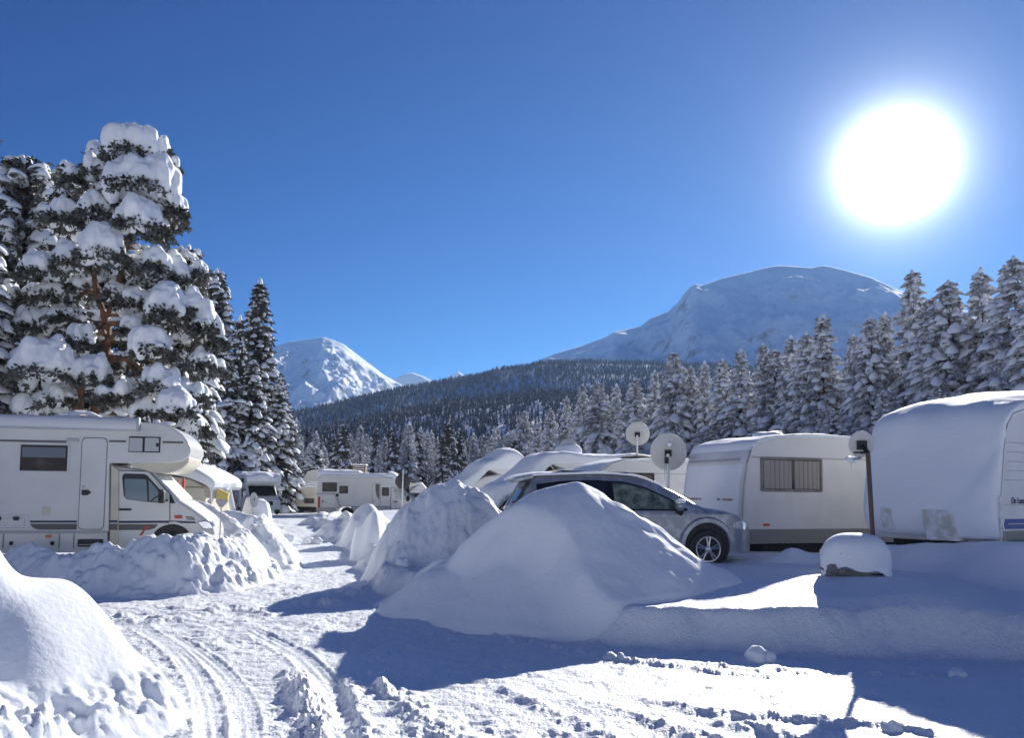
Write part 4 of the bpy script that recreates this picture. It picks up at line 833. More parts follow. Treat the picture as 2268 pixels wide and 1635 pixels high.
for r_ in ((503, 558, 718, 690), (752, 607, 878, 717), (1365, 630, 1470, 752)):
    mb = MB(); mb.prism(brr(z7, r_[0], r_[1], r_[2], r_[3], .05), -.03, .01); w = mb.build('window', 'blackgloss', LM)
    mb = MB(); mb.prism(brr(z7, r_[0] + 10, r_[1] + 10, r_[2] - 10, r_[3] - 10, .04), -.05, -.02); mb.build('window_pane', 'acryl', w)
mb = MB(); mb.prism(brr(z7, 1225, 562, 1350, 905, .1), -.008, .01); mb.build('door_seal', 'seal', LM)
mb = MB(); mb.prism(brr(z7, 1229, 566, 1346, 901, .09), -.03, .01); dr = mb.build('entrance_door', 'white', LM)
mb = MB(); mb.prism([z7(1275, 580), z7(1335, 580), z7(1330, 808), z7(1295, 760), z7(1275, 680)], -.045, -.02); mb.build('door_window', 'glass', dr)
mb = MB(); mb.prism(brr(z7, 1238, 810, 1258, 850, .01), -.06, -.02); mb.build('door_handle', 'greylight', dr)
mb = MB(); mb.prism(brr(z7, 484, 745, 688, 925, .05), -.02, .01); lk = mb.build('garage_door', 'white', LM, bevel=.01)
mb = MB(); mb.prism(brr(z7, 500, 818, 522, 842, .01), -.04, -.01); mb.build('locker_latch', 'black', lk)
mb = MB(); mb.prism([z7(412, 705), z7(680, 705), z7(720, 740), z7(780, 905), z7(760, 925), z7(740, 905), z7(690, 760), z7(660, 735), z7(412, 735)], -.012, .01); mb.build('grey_moulding', 'greylight', LM)
mb = MB(); mb.prism(brr(z7, 438, 760, 474, 918, .03), -.06, .02); mb.build('tail_light', 'red', LM)
mb = MB(); a = z7(722, 740); mb.lathe([(.11, 0), (.11, .03)], (a[0], -.01, a[1]), (0, -1, 0), 18); mb.build('round_vent', 'black', LM)
a = z7(860, 1010); mb = MB(); mb.lathe([(.44, 0), (.44, .03)], (a[0], -.012, a[1] + .02), (0, 1, 0), 30); mb.build('wheel_arch', 'black', LM); wheel(LM, a[0], .05, a[1] - .02, .34, .2)
a = z7(1640, 1010); wheel(LM, a[0], .15, a[1] - .02, .34, .2)
mb = MB(); a, b = z7(480, 485), z7(1390, 460); mb.box(a[0], -.12, a[1], b[0], .02, b[1] + .02); mb.build('awning', 'awning', LM, bevel=.03)
sn = [(*z7(440, 480), .05), (*z7(480, 462), .42), (*z7(700, 462), .42), (*z7(1000, 464), .40), (*z7(1080, 466), .25), (*z7(1400, 472), .22), (*z7(1450, 475), .36), (*z7(1530, 490), .34), (*z7(1600, 545), .10)]
snow_over('roof_snow', sn, -.05, 2.25, LM, 61, 20, .06)
ft = at(773, 1058, 57.0)
CH = thing('wooden_shed', 'small brown slatted hut showing above the roof of the long motorhome', 'hut', (ft.x, ft.y + 3.5, .1), R(4))
hz = at(773, 1028, 60.5).z - .1
mb = MB(); mb.box(-.5, 0, 0, .5, 1.0, hz - .08); mb.build('wall', 'brick', CH)
mb = MB()
for k in range(7): mb.box(-.42, -.03, hz - .25 - k * .17, .42, -.002, hz - .17 - k * .17)
mb.build('slat_panel', 'greylight', CH)
mb = MB(); mb.box(-.56, -.06, hz - .078, .56, 1.06, hz); mb.build('roof', 'snow', CH)

# the alcove motorhome facing us
go = at(556, 1141, 52.0); GA = R(-58)
GM = thing('alcove_motorhome', 'distant white alcove motorhome facing the camera, snow on its alcove', 'motorhome', (go.x + .4, go.y + .6, go.z + .02), GA)
mb = MB(); mb.prism([(-5.6, .5), (-5.6, 2.55), (-1.2, 2.62), (.25, 2.6), (.62, 2.42), (.78, 2.15), (.62, 1.95), (.2, 1.85), (-1.3, 1.85), (-1.3, .5)], -1.08, 1.08); mb.build('body', 'white', GM, bevel=.05)
mb = MB(); mb.prism([(-1.4, .3), (-1.4, 1.9), (-.1, 1.88), (.55, 1.22), (1.15, .98), (1.3, .8), (1.32, .32)], -.98, .98); mb.build('cab', 'white', GM, bevel=.12, seg=3)
mb = MB(); V = [(.02, -.82, 1.80), (.02, .82, 1.80), (.60, .86, 1.22), (.60, -.86, 1.22)]; V = [(x - .02, y, z) for x, y, z in V] + [(x + .05, y, z + .05) for x, y, z in V]
mb.add(V, [(0, 1, 2, 3), (7, 6, 5, 4), (0, 4, 5, 1), (1, 5, 6, 2), (2, 6, 7, 3), (3, 7, 4, 0)]); mb.build('windscreen', 'glass', GM)
mb = MB(); mb.prism([(-1.0, 1.15), (-1.0, 1.72), (-.15, 1.72), (.35, 1.15)], -1.0, -.97); mb.build('cab_window', 'glass', GM)
mb = MB(); mb.box(1.27, -.45, .62, 1.335, .45, .86); mb.build('grille', 'black', GM, bevel=.02)
mb = MB(); mb.box(1.30, -.26, .42, 1.345, .26, .54); pt = mb.build('number_plate', 'white2', GM)
for y in (-.72, .72):
    mb = MB(); mb.ell((1.12, y, .92), (.14, .18, .12), 12, 8); mb.build('headlight', 'chrome', GM)
    mb = MB(); mb.ell((.45, y * 1.6, 1.35), (.07, .12, .2), 12, 8); mb.build('wing_mirror', 'white', GM)
for x in (.55, -4.0):
    for y in (-.93, .93): wheel(GM, x, y, .33, .33, .2, .18, near=-1 if y < 0 else 1)
mb = MB(); mb.box(-.9, -1.10, 2.08, -.1, -1.07, 2.36); mb.build('alcove_window', 'blackgloss', GM)
mb = MB(); mb.tube([(-3.2, -1.09, 1.6), (-2.2, -1.1, .9), (-1.5, -1.09, .75)], .03, 5); mb.build('red_swoosh', 'redpaint', GM)
snow_over('roof_snow', [(.76, 2.2, .03), (.66, 2.42, .10), (.3, 2.60, .16), (-.4, 2.62, .18), (-1.4, 2.62, .16), (-5.4, 2.56, .16)], -1.1, 1.1, GM, 67, 22, .10)
# beige caravan under thick snow, behind the near motorhome's nose
ko = at(455, 1150, 27.5); KA = R(-5)
KM = thing('caravan', 'beige caravan under a thick overhanging slab of snow, behind the nose of the near motorhome', 'caravan', (ko.x, ko.y, .35), KA)
k_top = at(450, 1060, 27.5).z - .35
mb = MB(); mb.prism([(-4.6, .45), (-4.6, 1.95), (-3.6, 2.12), (-2.0, 2.08), (-.6, 1.85), (-.12, 1.62), (-.05, 1.2), (-.0, .45)], 0, 2.1); mb.build('body', 'cream', KM, bevel=.05)
mb = MB(); ring(mb, -2.1, .55, -.72, 1.46, .05, .06, -.03, .01); w = mb.build('window', 'greylight', KM)
mb = MB(); mb.prism(rr(-2.05, .6, -.77, 1.41, .04), -.015, .008); mb.build('window_pane', 'white2', w)
mb = MB(); mb.tube([(-4.5, -.02, 1.62), (-.10, -.02, 1.58)], .02, 6); mb.build('rain_rail', 'canvas', KM)
mb = MB(); mb.box(-.88, -.03, 1.68, -.82, .01, 1.78); mb.build('side_marker_lamp', 'red', KM)
snow_over('roof_snow', [(.20, 1.50, .04), (.16, 1.62, .28), (-.20, 1.80, .36), (-.8, 1.98, .42), (-2.0, 2.12, .42), (-3.4, 2.15, .34), (-4.5, 1.98, .26)], -.12, 2.2, KM, 71, 30, .05)
mb = MB(); mb.tube([(.18, -.05, 1.55), (.22, -.05, .6)], .04, 6); mb.build('awning_pole', 'white2', KM); mb = MB(); mb.tube([(.26, 1.2, 1.5), (.5, 1.1, .7)], .10, 8); mb.build('hanging_snow', 'snow', KM)
# cream caravans at the far end of the lane
def far_caravan(px0, px1, py0, py1, Y, a, label, m, snowt, seed, window):
    p0, p1 = at(px0, py1, Y), at(px1, py0, Y); L = (p1.x - p0.x) / math.cos(a); t = thing('caravan', label, 'caravan', (p0.x, Y, p0.z - .35), a); H = p1.z - p0.z - snowt; W = 2.1
    pr = [(.10, .35), (.0, .8), (.05, H * .7), (.18, H + .12), (.42, H + .28), (.8, H + .35), (L - .3, H + .35), (L, H), (L, .35)]
    mb = MB(); mb.prism(pr, 0, W); mb.build('body', m, t, bevel=.05)
    mb = MB(); mb.box(.4, .2, .0, L - .3, W - .2, .34); mb.build('chassis', 'black', t)
    snow_over('roof_snow', [(.05, H * .85, .02), (.2, H + .15, snowt * .7), (.8, H + .36, snowt), (L - .3, H + .36, snowt)], -.03, W + .03, t, seed, 16, .03)
    mb = MB(); mb.box(.15, -.02, H * .80, L - .1, .01, H * .80 + .03); mb.build('rain_rail', 'greylight', t)
    if window: side_window(t, window[0], H * .38, window[1], H * .70, 'greylight', 'blind', .04, False)
    return t
t = far_caravan(652, 720, 1077, 1123, 60.0, R(3), 'cream caravan with one small blinded window, half behind the long motorhome', 'cream', .10, 81, (.7, 1.5))
mb = MB(); mb.ell((1.2, 1.0, 2.08), (.55, .4, .16), 16, 8); mb.build('roof_vent', 'snow', t)
mb = MB(); mb.tube([(-.6, .9, .38), (.2, .9, .42)], .05, 6); mb.box(-.1, .6, .30, .3, 1.2, .5); mb.build('drawbar', 'black', t)
t = far_caravan(622, 655, 1080, 1122, 66.0, R(6), 'grey snow-dusted caravan end seen between the alcove motorhome and the cream caravan', 'white2', .06, 83, None)
mb = MB(); mb.box(.45, -.03, 1.0, .75, .01, 1.5); mb.build('window', 'blackgloss', t)
t = far_caravan(905, 945, 1068, 1092, 56.0, R(5), 'white vehicle roof showing between the dark dish and the leftmost buried caravan', 'white2', .12, 85, None)

# ------------------------------------------------------------------ satellite dishes
def dish(name, label, px, py, Y, rx, ry=None, face=(0, -1, .25), m='dish', base=None, pole_r=.025, pole_px=None, lean=None, arm='back', group='satellite dishes on poles', pole_m='alu', lnb=True):
    c = at(px, py, Y); b = base if base is not None else Vector((c.x, Y + .1, Z(c.x, Y + .1)))
    t = thing(name, label, 'satellite dish', b, 0, group); lc = c - b; fx = Vector(face).normalized(); ry = ry or rx
    mb = MB(); pr = [(.01, -.0), (.35, .02), (.7, .075), (.97, .15), (1.0, .165), (1.0, .175), (.96, .165), (.7, .10), (.35, .045), (.01, .025)]
    a1 = fx.cross(Vector((0, 0, 1))).normalized(); b1 = a1.cross(fx); V = []; F = []; n = 40
    for r_, h in pr:
        for k in range(n):
            w = 2 * math.pi * k / n; V.append(lc + a1 * math.cos(w) * r_ * rx + b1 * math.sin(w) * r_ * ry + fx * h * rx * .9)
    for i in range(len(pr) - 1):
        for k in range(n): F.append((i * n + k, i * n + (k + 1) % n, (i + 1) * n + (k + 1) % n, (i + 1) * n + k))
    F += [tuple(range(n)), tuple(range(len(V) - n, len(V)))]; mb.add(V, F); mb.build('reflector', m, t)
    top = lean if lean is not None else Vector((lc.x, lc.y - fx.y * .0, lc.z)) - fx * .12
    mb = MB(); mb.tube([(0, 0, -.3), tuple(top)], pole_r, 10); mb.build('pole', pole_m, t)
    mb = MB(); q = lc - fx * .05; mb.tube([tuple(top), tuple(q)], .035, 8); mb.box(q.x - .07, q.y - .03, q.z - .07, q.x + .07, q.y + .03, q.z + .07); mb.build('mount', 'black', t)
    if lnb:
        foot = lc - b1 * ry * .9 + fx * .12 * rx; tip = lc + fx * rx * 1.15 - b1 * ry * .55
        mb = MB(); mb.tube([tuple(foot), tuple(tip)], .014, 6); ar = mb.build('arm', pole_m, t)
        mb = MB(); mb.tube([tuple(tip), tuple(tip - fx * .11)], [.045, .03], 8); mb.build('receiver', 'greylight', ar)
    return t, lc
# seen from behind: they look away from us, up at the southern sky
t, lc = dish('satellite_dish', 'upper left of the two round pale satellite dishes above the caravans', 1412, 962, 22.8, .345, .35, (.25, 1, .35), pole_r=.03)
t, lc = dish('satellite_dish', 'larger pale satellite dish with icicles, between silver car and white caravan', 1480, 1003, 17.2, .39, .42, (.25, 1, .30), base=None, pole_r=.035)
mb = MB(); c = at(1484, 984, 17.05) - t.location; mb.ell(tuple(c), (.05, .05, .06), 12, 8); mb.build('mount_snow', 'snow', t)
mb = MB(); p = at(1477, 1020, 17.0) - t.location; mb.box(p.x - .05, p.y - .05, p.z - .07, p.x + .03, p.y + .03, p.z + .07); mb.build('motor_box', 'black', t)
mb = MB()
for dx, l in ((-.05, .35), (-.01, .22), (.03, .30)): mb.tube([(p.x + dx, p.y - .02, p.z - .08), (p.x + dx, p.y - .02, p.z - .08 - l)], [.010, .002], 5)
mb.build('icicle', 'icy', t)
t, lc = dish('satellite_dish', 'black round satellite dish on a pole beside the cab of the long motorhome', 892, 1067, 33.0, .315, .33, (-.1, 1, .15), m='dish_dark', pole_r=.028)
mb = MB(); p = at(893, 1045, 32.85) - t.location; mb.tube([(p.x, p.y, -.2), (p.x, p.y, p.z + .1)], .03, 8); mb.build('front_pole', 'alu', t)
# small dish on the snow mound
t, lc = dish('satellite_dish', 'tiny white dish sunk in the pointed snow mound near the alcove motorhome', 562, 1108, 29.2, .15, .28, (.8, -1, .2), pole_r=.02, lnb=False)
t, lc = dish('satellite_dish', 'faint grey satellite dish behind the far cream caravan', 699, 1066, 66.0, .95, .95, (.3, -1, .3), lnb=False, pole_r=.05)
# dish on the leaning brown pole in front of caravan E
pb = at(1938, 1175, 12.2); pb.z = Z(pb.x, pb.y); tp = at(1922, 1003, 12.2) - pb
t, lc = dish('satellite_dish', 'round satellite dish on a leaning brown pole beside the snow-buried caravan at the right', 1908, 985, 12.4, .185, .215, (.3, 1, .3), base=pb, lean=tp, pole_r=.034, pole_m='rust', lnb=False)
mb = MB(); p = at(1906, 1003, 12.3) - pb; mb.box(p.x - .10, p.y - .02, p.z - .012, p.x + .10, p.y + .03, p.z + .012); mb.tube([(p.x, p.y, p.z), tuple(tp)], .022, 6); mb.build('bracket', 'black', t)
mb = MB(); q = at(1885, 1018, 12.6) - pb; mb.tube([(p.x, p.y, p.z - .08), tuple(q)], .02, 6); a_ = mb.build('arm', 'alu', t)
mb = MB(); mb.ell(tuple(q), (.09, .07, .05), 12, 8, .4, 5); mb.build('receiver', 'snow', a_)
mb = MB(); mb.tube([(q.x, q.y, q.z), (q.x, q.y, q.z - .14)], [.012, .003], 5); mb.build('icicle', 'icy', t)

# the snow-capped heap of stones under the pole
bc = at(1895, 1262, 11.9); bz = Z(bc.x, bc.y)
BX = thing('stone_pile', 'grey boulders under a rounded cap of snow at the foot of the leaning pole', 'stones', (bc.x, bc.y, bz - .10))
for i, (x, y, z, rx, ry, rz) in enumerate(((-.34, -.08, .10, .17, .2, .17), (-.08, -.18, .08, .24, .16, .11), (.33, -.02, .10, .15, .2, .13), (.10, .15, .12, .25, .2, .16), (-.2, .25, .12, .22, .2, .15))):
    mb = MB(); mb.ell((x, y, z + .06), (rx, ry, rz), 16, 10, .45, i * 3 + 1); mb.build('stone', 'canvas', BX)
mb = MB(); NS = 40; V = []; F = []
for i in range(15):
    ph = math.pi / 2 * i / 12
    for k in range(NS):
        w = 2 * math.pi * k / NS; r_ = math.sin(min(ph, math.pi / 2)) ** .72; z = .27 + .42 * math.cos(min(ph, math.pi / 2)) ** .8 if i <= 12 else .27 - .05 * (i - 12)
        drop = .10 * float(n2(w * 2.2 + 3, 1.0, 3)) if i > 10 else 0; q = 1 + .03 * float(n2(w * 1.5, ph * 3, 8)); V.append((math.cos(w) * .50 * r_ * q, math.sin(w) * .42 * r_ * q, z + drop - .02 * (i > 12)))
for i in range(14):
    for k in range(NS): F.append((i * NS + k, i * NS + (k + 1) % NS, (i + 1) * NS + (k + 1) % NS, (i + 1) * NS + k))
F += [tuple(range(len(V) - NS, len(V)))]; mb.add(V, F); mb.build('snow_cap', 'snow_soft', BX)

# snow drift against the caravan at the right, and small humps by the caravan wheels
dr1 = [S(1915, 1205, 14.9), S(2000, 1203, 14.3), S(2110, 1200, 13.6), S(2215, 1196, 12.85), S(2330, 1196, 13.2), S(2460, 1196, 14.2)]
bank('snow_drift', dr1, 1.5, .6, 'smooth drift of snow piled against the nose of the caravan at the right edge', 101, .12, .04, .15, 'snow_soft', 20, .8)
dr2 = [S(1700, 1232, 14.9), S(1745, 1208, 14.9), S(1790, 1226, 14.9), S(1850, 1224, 15.0)]
bank('snow_heap', dr2, .9, .8, 'low snow hump beneath the lower band of the white curtained caravan', 105, .15, .04, .1, 'snow_soft', 12, .8)
dr3 = [S(1615, 1296, 12.0), S(1680, 1310, 11.6), S(1720, 1316, 11.3)]
bank('snow_heap', dr3, 1.4, 1.2, 'small sunlit ridge of snow at the right end of the smooth heap', 109, .3, .03, .1, 'snow_soft', 8, .9)

# yellow snow broom standing in the bank, red marker poles
br = at(487, 1180, 15.9); tb = at(490, 1122, 15.9); BR = thing('snow_broom', 'yellow-bristled snow broom standing upside down in the snow bank by the motorhome nose', 'broom', (br.x, br.y, br.z - .15))
d = (tb - BR.location); mb = MB(); mb.tube([(0, 0, 0), (d.x, d.y, d.z)], .012, 8); mb.build('handle', 'greylight', BR)
mb = MB(); x0, z0 = d.x, d.z; mb.prism([(x0 - .03, z0 - .02), (x0 + .03, z0 - .02), (x0 + .13, z0 + .09), (x0 + .14, z0 + .13), (x0 - .10, z0 + .15), (x0 - .11, z0 + .10)], -.03, .03); mb.build('head', 'greylight', BR, bevel=.01)
mb = MB(); mb.prism([(x0 - .09, z0 + .15), (x0 + .13, z0 + .13), (x0 + .15, z0 + .26), (x0 + .02, z0 + .31), (x0 - .09, z0 + .36)], -.05, .05); mb.build('bristles', 'yellow', BR, bevel=.012)
for i, (px, y0, y1, lab) in enumerate(((392, 1062, 1100, 'shorter red marker stake in the snow slope behind the motorhome bonnet'), (404, 1056, 1108, 'taller red marker stake in the snow slope behind the motorhome bonnet'))):
    a_, b_ = at(px, y0, 21.0), at(px, y1 + 30, 21.0); o = MB(); o.tube([(0, 0, 0), (0, 0, (a_.z - b_.z) * .85), (0, 0, a_.z - b_.z)], [.035, .035, .012], 6)
    p_ = o.build('marker_stake', 'redpaint'); p_.location = b_; tag(p_, lab, 'marker stake', 'red marker stakes')
# ================================================================== MOUNTAINS
def azel(px, py):
    d = ray(px, py); return math.atan2(d.x, d.y), d.z / math.hypot(d.x, d.y)
def prof_fn(pts):
    q = [azel(*p) for p in pts]; A = [a for a, _ in q]; E = [e for _, e in q]
    return lambda th: np.interp(th, A, E)
def mountain(name, pts, R0, rf, back, nth, nr, a0, a1, m, shape, noise, label=None):
    e = prof_fn(pts); th = np.linspace(a0, a1, nth); t = np.concatenate([np.linspace(0, 1, nr), 1 + np.linspace(.03, 1, nr // 3)])
    T, TH = np.meshgrid(t, th); Rr = np.where(T <= 1, rf + (R0 - rf) * T, R0 + (T - 1) * back); X = Rr * np.sin(TH); Y = Rr * np.cos(TH)
    top = e(TH) * R0 + CAMZ; s = np.where(T <= 1, shape(np.clip(T, 0, 1)), 1 - (T - 1) * .9)
    z = top * s + noise(X, Y, T, TH) * np.clip(np.abs(1 - T) * 6, 0, 1) * np.clip(T * 5, 0, 1) - 4 * (1 - np.clip(T * 8, 0, 1))
    lim = (e(TH) * Rr + CAMZ) * (1 - .004) - .5; z = np.where(T < .985, np.minimum(z, np.where(lim > 5, lim, 1e9)), z)
    n = len(t); idx = np.arange(T.size).reshape(T.shape)
    F = np.stack([idx[:-1, :-1], idx[:-1, 1:], idx[1:, 1:], idx[1:, :-1]], -1).reshape(-1, 4)
    return tag(from_np(name, np.stack([X.ravel(), Y.ravel(), z.ravel()], 1), F, m), kind='structure')
def mtn_mat(name, rock, lo, hi, sc):
    m = bpy.data.materials.new(name); m.use_nodes = True; nt = m.node_tree; n = nt.nodes; l = nt.links; b = n['Principled BSDF']
    b.inputs['Roughness'].default_value = .85; b.inputs['Specular IOR Level'].default_value = .1
    g = n.new('ShaderNodeNewGeometry'); sx = n.new('ShaderNodeSeparateXYZ'); l.new(g.outputs['Normal'], sx.inputs[0])
    t = n.new('ShaderNodeTexNoise'); t.inputs['Scale'].default_value = sc; t.inputs['Detail'].default_value = 9; t.inputs['Roughness'].default_value = .65
    co = n.new('ShaderNodeTexCoord'); l.new(co.outputs['Object'], t.inputs['Vector'])
    a = n.new('ShaderNodeMath'); a.operation = 'MULTIPLY_ADD'; l.new(sx.outputs[2], a.inputs[0]); a.inputs[1].default_value = -.55; l.new(t.outputs[0], a.inputs[2])
    r = n.new('ShaderNodeMapRange'); r.inputs[1].default_value = lo; r.inputs[2].default_value = hi; l.new(a.outputs[0], r.inputs[0])
    mx = n.new('ShaderNodeMix'); mx.data_type = 'RGBA'; mx.inputs[6].default_value = (.87, .89, .93, 1); mx.inputs[7].default_value = (*rock, 1)
    l.new(r.outputs[0], mx.inputs[0]); l.new(mx.outputs[2], b.inputs['Base Color'])
    t2 = n.new('ShaderNodeTexNoise'); t2.inputs['Scale'].default_value = sc * 1.6; t2.inputs['Detail'].default_value = 8; l.new(co.outputs['Object'], t2.inputs['Vector'])
    bp = n.new('ShaderNodeBump'); bp.inputs['Distance'].default_value = 14; bp.inputs['Strength'].default_value = .5; l.new(t2.outputs[0], bp.inputs['Height']); l.new(bp.outputs[0], b.inputs['Normal'])
    return m
def rot2(X, Y, a): return X * math.cos(a) - Y * math.sin(a), X * math.sin(a) + Y * math.cos(a)
def nz_left(X, Y, T, TH):
    u, v = TH * 5200, (T - .5) * 1800; a, b = rot2(u, v, R(38))
    return 150 * (ridged(a / 1.0, b / 2.6, 230, 5, 3) - 1.35) + 22 * fbm(u, v, 120, 4, 9)
mountain('mountain', [(300, 900), (420, 845), (500, 815), (560, 795), (600, 771), (640, 757), (680, 752), (715, 747), (735, 752), (762, 763), (800, 792), (850, 830), (895, 856), (930, 874), (990, 915)], 5200, 3300, 900, 420, 260, R(-27), R(-3.4),
         mtn_mat('snow_peak', (.16, .17, .21), .24, .36, .012), lambda t: .12 + .88 * t ** 1.25, nz_left)
def nz_right(X, Y, T, TH):
    u, v = TH * 3300, T * 1500; a, b = rot2(u, v, R(-30))
    return 48 * (ridged(a, b / 2.0, 300, 6, 13) - 1.2) + 22 * fbm(u, v, 140, 5, 19)
mountain('mountain', [(1080, 860), (1150, 822), (1200, 795), (1240, 780), (1290, 766), (1345, 745), (1360, 735), (1395, 728), (1420, 722), (1440, 706), (1480, 690), (1500, 672), (1515, 650), (1530, 634), (1542, 629), (1555, 632), (1600, 616), (1660, 602), (1700, 592), (1725, 588), (1760, 590), (1795, 593),
         (1825, 588), (1870, 598), (1930, 615), (1985, 640), (2060, 668), (2150, 690), (2268, 705), (2500, 740)], 3300, 1500, 1000, 420, 200, R(-3), R(42),
         mtn_mat('snow_massif', (.20, .19, .22), .16, .34, .010), lambda t: .05 + .95 * t ** 1.1, nz_right)
mountain('mountain', [(850, 850), (875, 838), (900, 828), (915, 826), (935, 833), (960, 845), (985, 853)], 6000, 5000, 500, 120, 80, R(-10), R(-3.5), mtn_mat('far_peak', (.18, .19, .23), .22, .36, .006), lambda t: .1 + .9 * t, lambda X, Y, T, TH: 38 * (ridged(TH * 6000, T * 1300, 270, 4, 5) - 1.2))
mountain('mountain', [(955, 856), (985, 840), (1003, 830), (1015, 823), (1025, 830), (1035, 845), (1050, 860)], 6300, 5300, 500, 100, 80, R(-6.2), R(-2.2), bpy.data.materials['far_peak'], lambda t: .1 + .9 * t, lambda X, Y, T, TH: 38 * (ridged(TH * 6300, T * 1300, 250, 4, 25) - 1.2))
# unseen slope added behind the camera to bounce sunlight into the shaded snow
aa_ = np.linspace(R(95), R(275), 160); tt_ = np.linspace(0, 1, 60); A_, T_ = np.meshgrid(aa_, tt_); R_ = 420 + 1500 * T_; h_ = 760 * T_ ** 1.15 * np.sin(np.clip((A_ - R(95)) / R(180), 0, 1) * math.pi) ** .5
X_ = R_ * np.sin(A_); Y_ = R_ * np.cos(A_); Z_ = h_ * (1 + .12 * fbm(X_, Y_, 500, 4, 91)) - 3
idx = np.arange(A_.size).reshape(A_.shape); F = np.stack([idx[:-1, :-1], idx[:-1, 1:], idx[1:, 1:], idx[1:, :-1]], -1).reshape(-1, 4)[:, ::-1]
tag(from_np('bounce_slope', np.stack([X_.ravel(), Y_.ravel(), Z_.ravel()], 1), F, mat('bounce_slope_mix', (.38, .43, .52), .9, noise=(.012, (.12, .13, .13), .4, .6))), kind='structure')
# ------------------------------------------------------------------ the wooded hillside
E1 = prof_fn([(-700, 960), (400, 960), (600, 924), (670, 916), (760, 892), (880, 868), (960, 853), (1060, 836), (1110, 822), (1150, 818), (1200, 808), (1300, 804), (1450, 808), (1600, 815), (1800, 835), (2300, 860), (3000, 900)])
E2 = prof_fn([(-700, 1040), (300, 1030), (500, 1010), (700, 972), (850, 935), (1000, 912), (1200, 888), (1400, 892), (1600, 915), (1900, 940), (2300, 960), (3000, 980)])
def hill_z(TH, Rr):
    z1 = (E1(TH)) * 1500 + CAMZ; z2 = E2(TH) * 760 + CAMZ; z = np.zeros_like(Rr)
    kn = [(120, 0 * z1 + .2), (230, 0 * z1 + 3), (330, 9 + 0 * z1), (760, z2), (900, z2 - 4), (1500, z1), (1900, z1 - 60), (2400, z1 - 160)]
    for (r0, a), (r1, b) in zip(kn[:-1], kn[1:]): z = np.where((Rr >= r0) & (Rr <= r1), a + (b - a) * sst(r0, r1, Rr) * .45 + (b - a) * .55 * (Rr - r0) / (r1 - r0), z)
    X = Rr * np.sin(TH); Y = Rr * np.cos(TH); amp = sst(200, 500, Rr) * (1 - sst(1350, 1480, Rr))
    return z + amp * 7 * fbm(X, Y, 170, 3, 61)
th = np.linspace(R(-48), R(48), 300); rr2 = np.linspace(120, 2400, 240); TT, RH = np.meshgrid(th, rr2); zz = hill_z(TT, RH) - np.where(RH < 125, 2, 0)
idx = np.arange(TT.size).reshape(TT.shape); F = np.stack([idx[:-1, :-1], idx[:-1, 1:], idx[1:, 1:], idx[1:, :-1]], -1).reshape(-1, 4)[:, ::-1]
tag(from_np('hillside', np.stack([(RH * np.sin(TT)).ravel(), (RH * np.cos(TT)).ravel(), zz.ravel()], 1), F, 'snow_mtn'), kind='structure')
rng = np.random.default_rng(5)
def low_trees(n, r0, r1, name, a0, a1, sides, layers, hmin, hmax, dens_noise=True, power=1.0, kindlabel=None):
    th = rng.uniform(a0, a1, n * 2); u = rng.uniform(0, 1, n * 2); rr_ = np.sqrt(r0 ** 2 + u * (r1 ** 2 - r0 ** 2)); X = rr_ * np.sin(th); Y = rr_ * np.cos(th)
    clear = (n2(X / 55, Y / 90, 71) + .5 * n2(X / 20, Y / 30, 72)); rocky = np.exp(-((th - R(1.5)) / R(5)) ** 2 - ((rr_ - 1080) / 90) ** 2)
    keep = (rng.uniform(0, 1, n * 2) > .08 + .22 * (clear > .7) + .9 * rocky * (clear > -.2)); X, Y, th, rr_ = X[keep][:n], Y[keep][:n], th[keep][:n], rr_[keep][:n]; n = len(X)
    Zb = hill_z(th, rr_) - .5; H = rng.uniform(hmin, hmax, n) * rng.uniform(.75, 1.1, n); Rd = H * rng.uniform(.13, .21, n); ring_ = sides * 2; Vs = []; Fs = []
    nv = layers * (ring_ + 1); base = np.arange(n) * nv
    for L in range(layers):
        f0 = .08 + .9 * L / layers; f1 = min(1, f0 + 1.55 / layers); rad = (1 - f0) ** .85
        w = np.arange(ring_) * 2 * math.pi / ring_; jag = np.where(np.arange(ring_) % 2 == 0, 1.0, .45)
        rj = Rd[:, None] * rad * jag[None] * rng.uniform(.6, 1.35, (n, ring_)); ph = rng.uniform(0, 6, n)[:, None] + w[None]
        z = Zb[:, None] + H[:, None] * (f0 + rng.uniform(-.03, .03, (n, ring_)) + .06 * (jag[None] < 1))
        ringv = np.stack([X[:, None] + rj * np.cos(ph), Y[:, None] + rj * np.sin(ph), z], -1)
        apex = np.stack([X, Y, Zb + H * f1], -1)[:, None]
        Vs.append(np.concatenate([ringv, apex], 1)); o = L * (ring_ + 1)
        k = np.arange(ring_); tri = np.stack([o + k, o + (k + 1) % ring_, np.full(ring_, o + ring_)], -1); Fs.append((base[:, None, None] + tri[None]).reshape(-1, 3))
    V = np.stack(Vs, 1).reshape(-1, 3); return from_np(name, V, np.concatenate(Fs), 'fol_hill', smooth=False)
tag(low_trees(42000, 420, 1560, 'hillside_forest', R(-44), R(44), 4, 4, 7, 12.5), 'dense dark snow-dusted forest covering the whole hillside', 'forest', kind='stuff')
tag(low_trees(4200, 225, 425, 'hillside_forest', R(-44), R(44), 7, 9, 10, 16), 'frosted forest belt at the foot of the hill beyond the campsite', 'forest', kind='stuff')

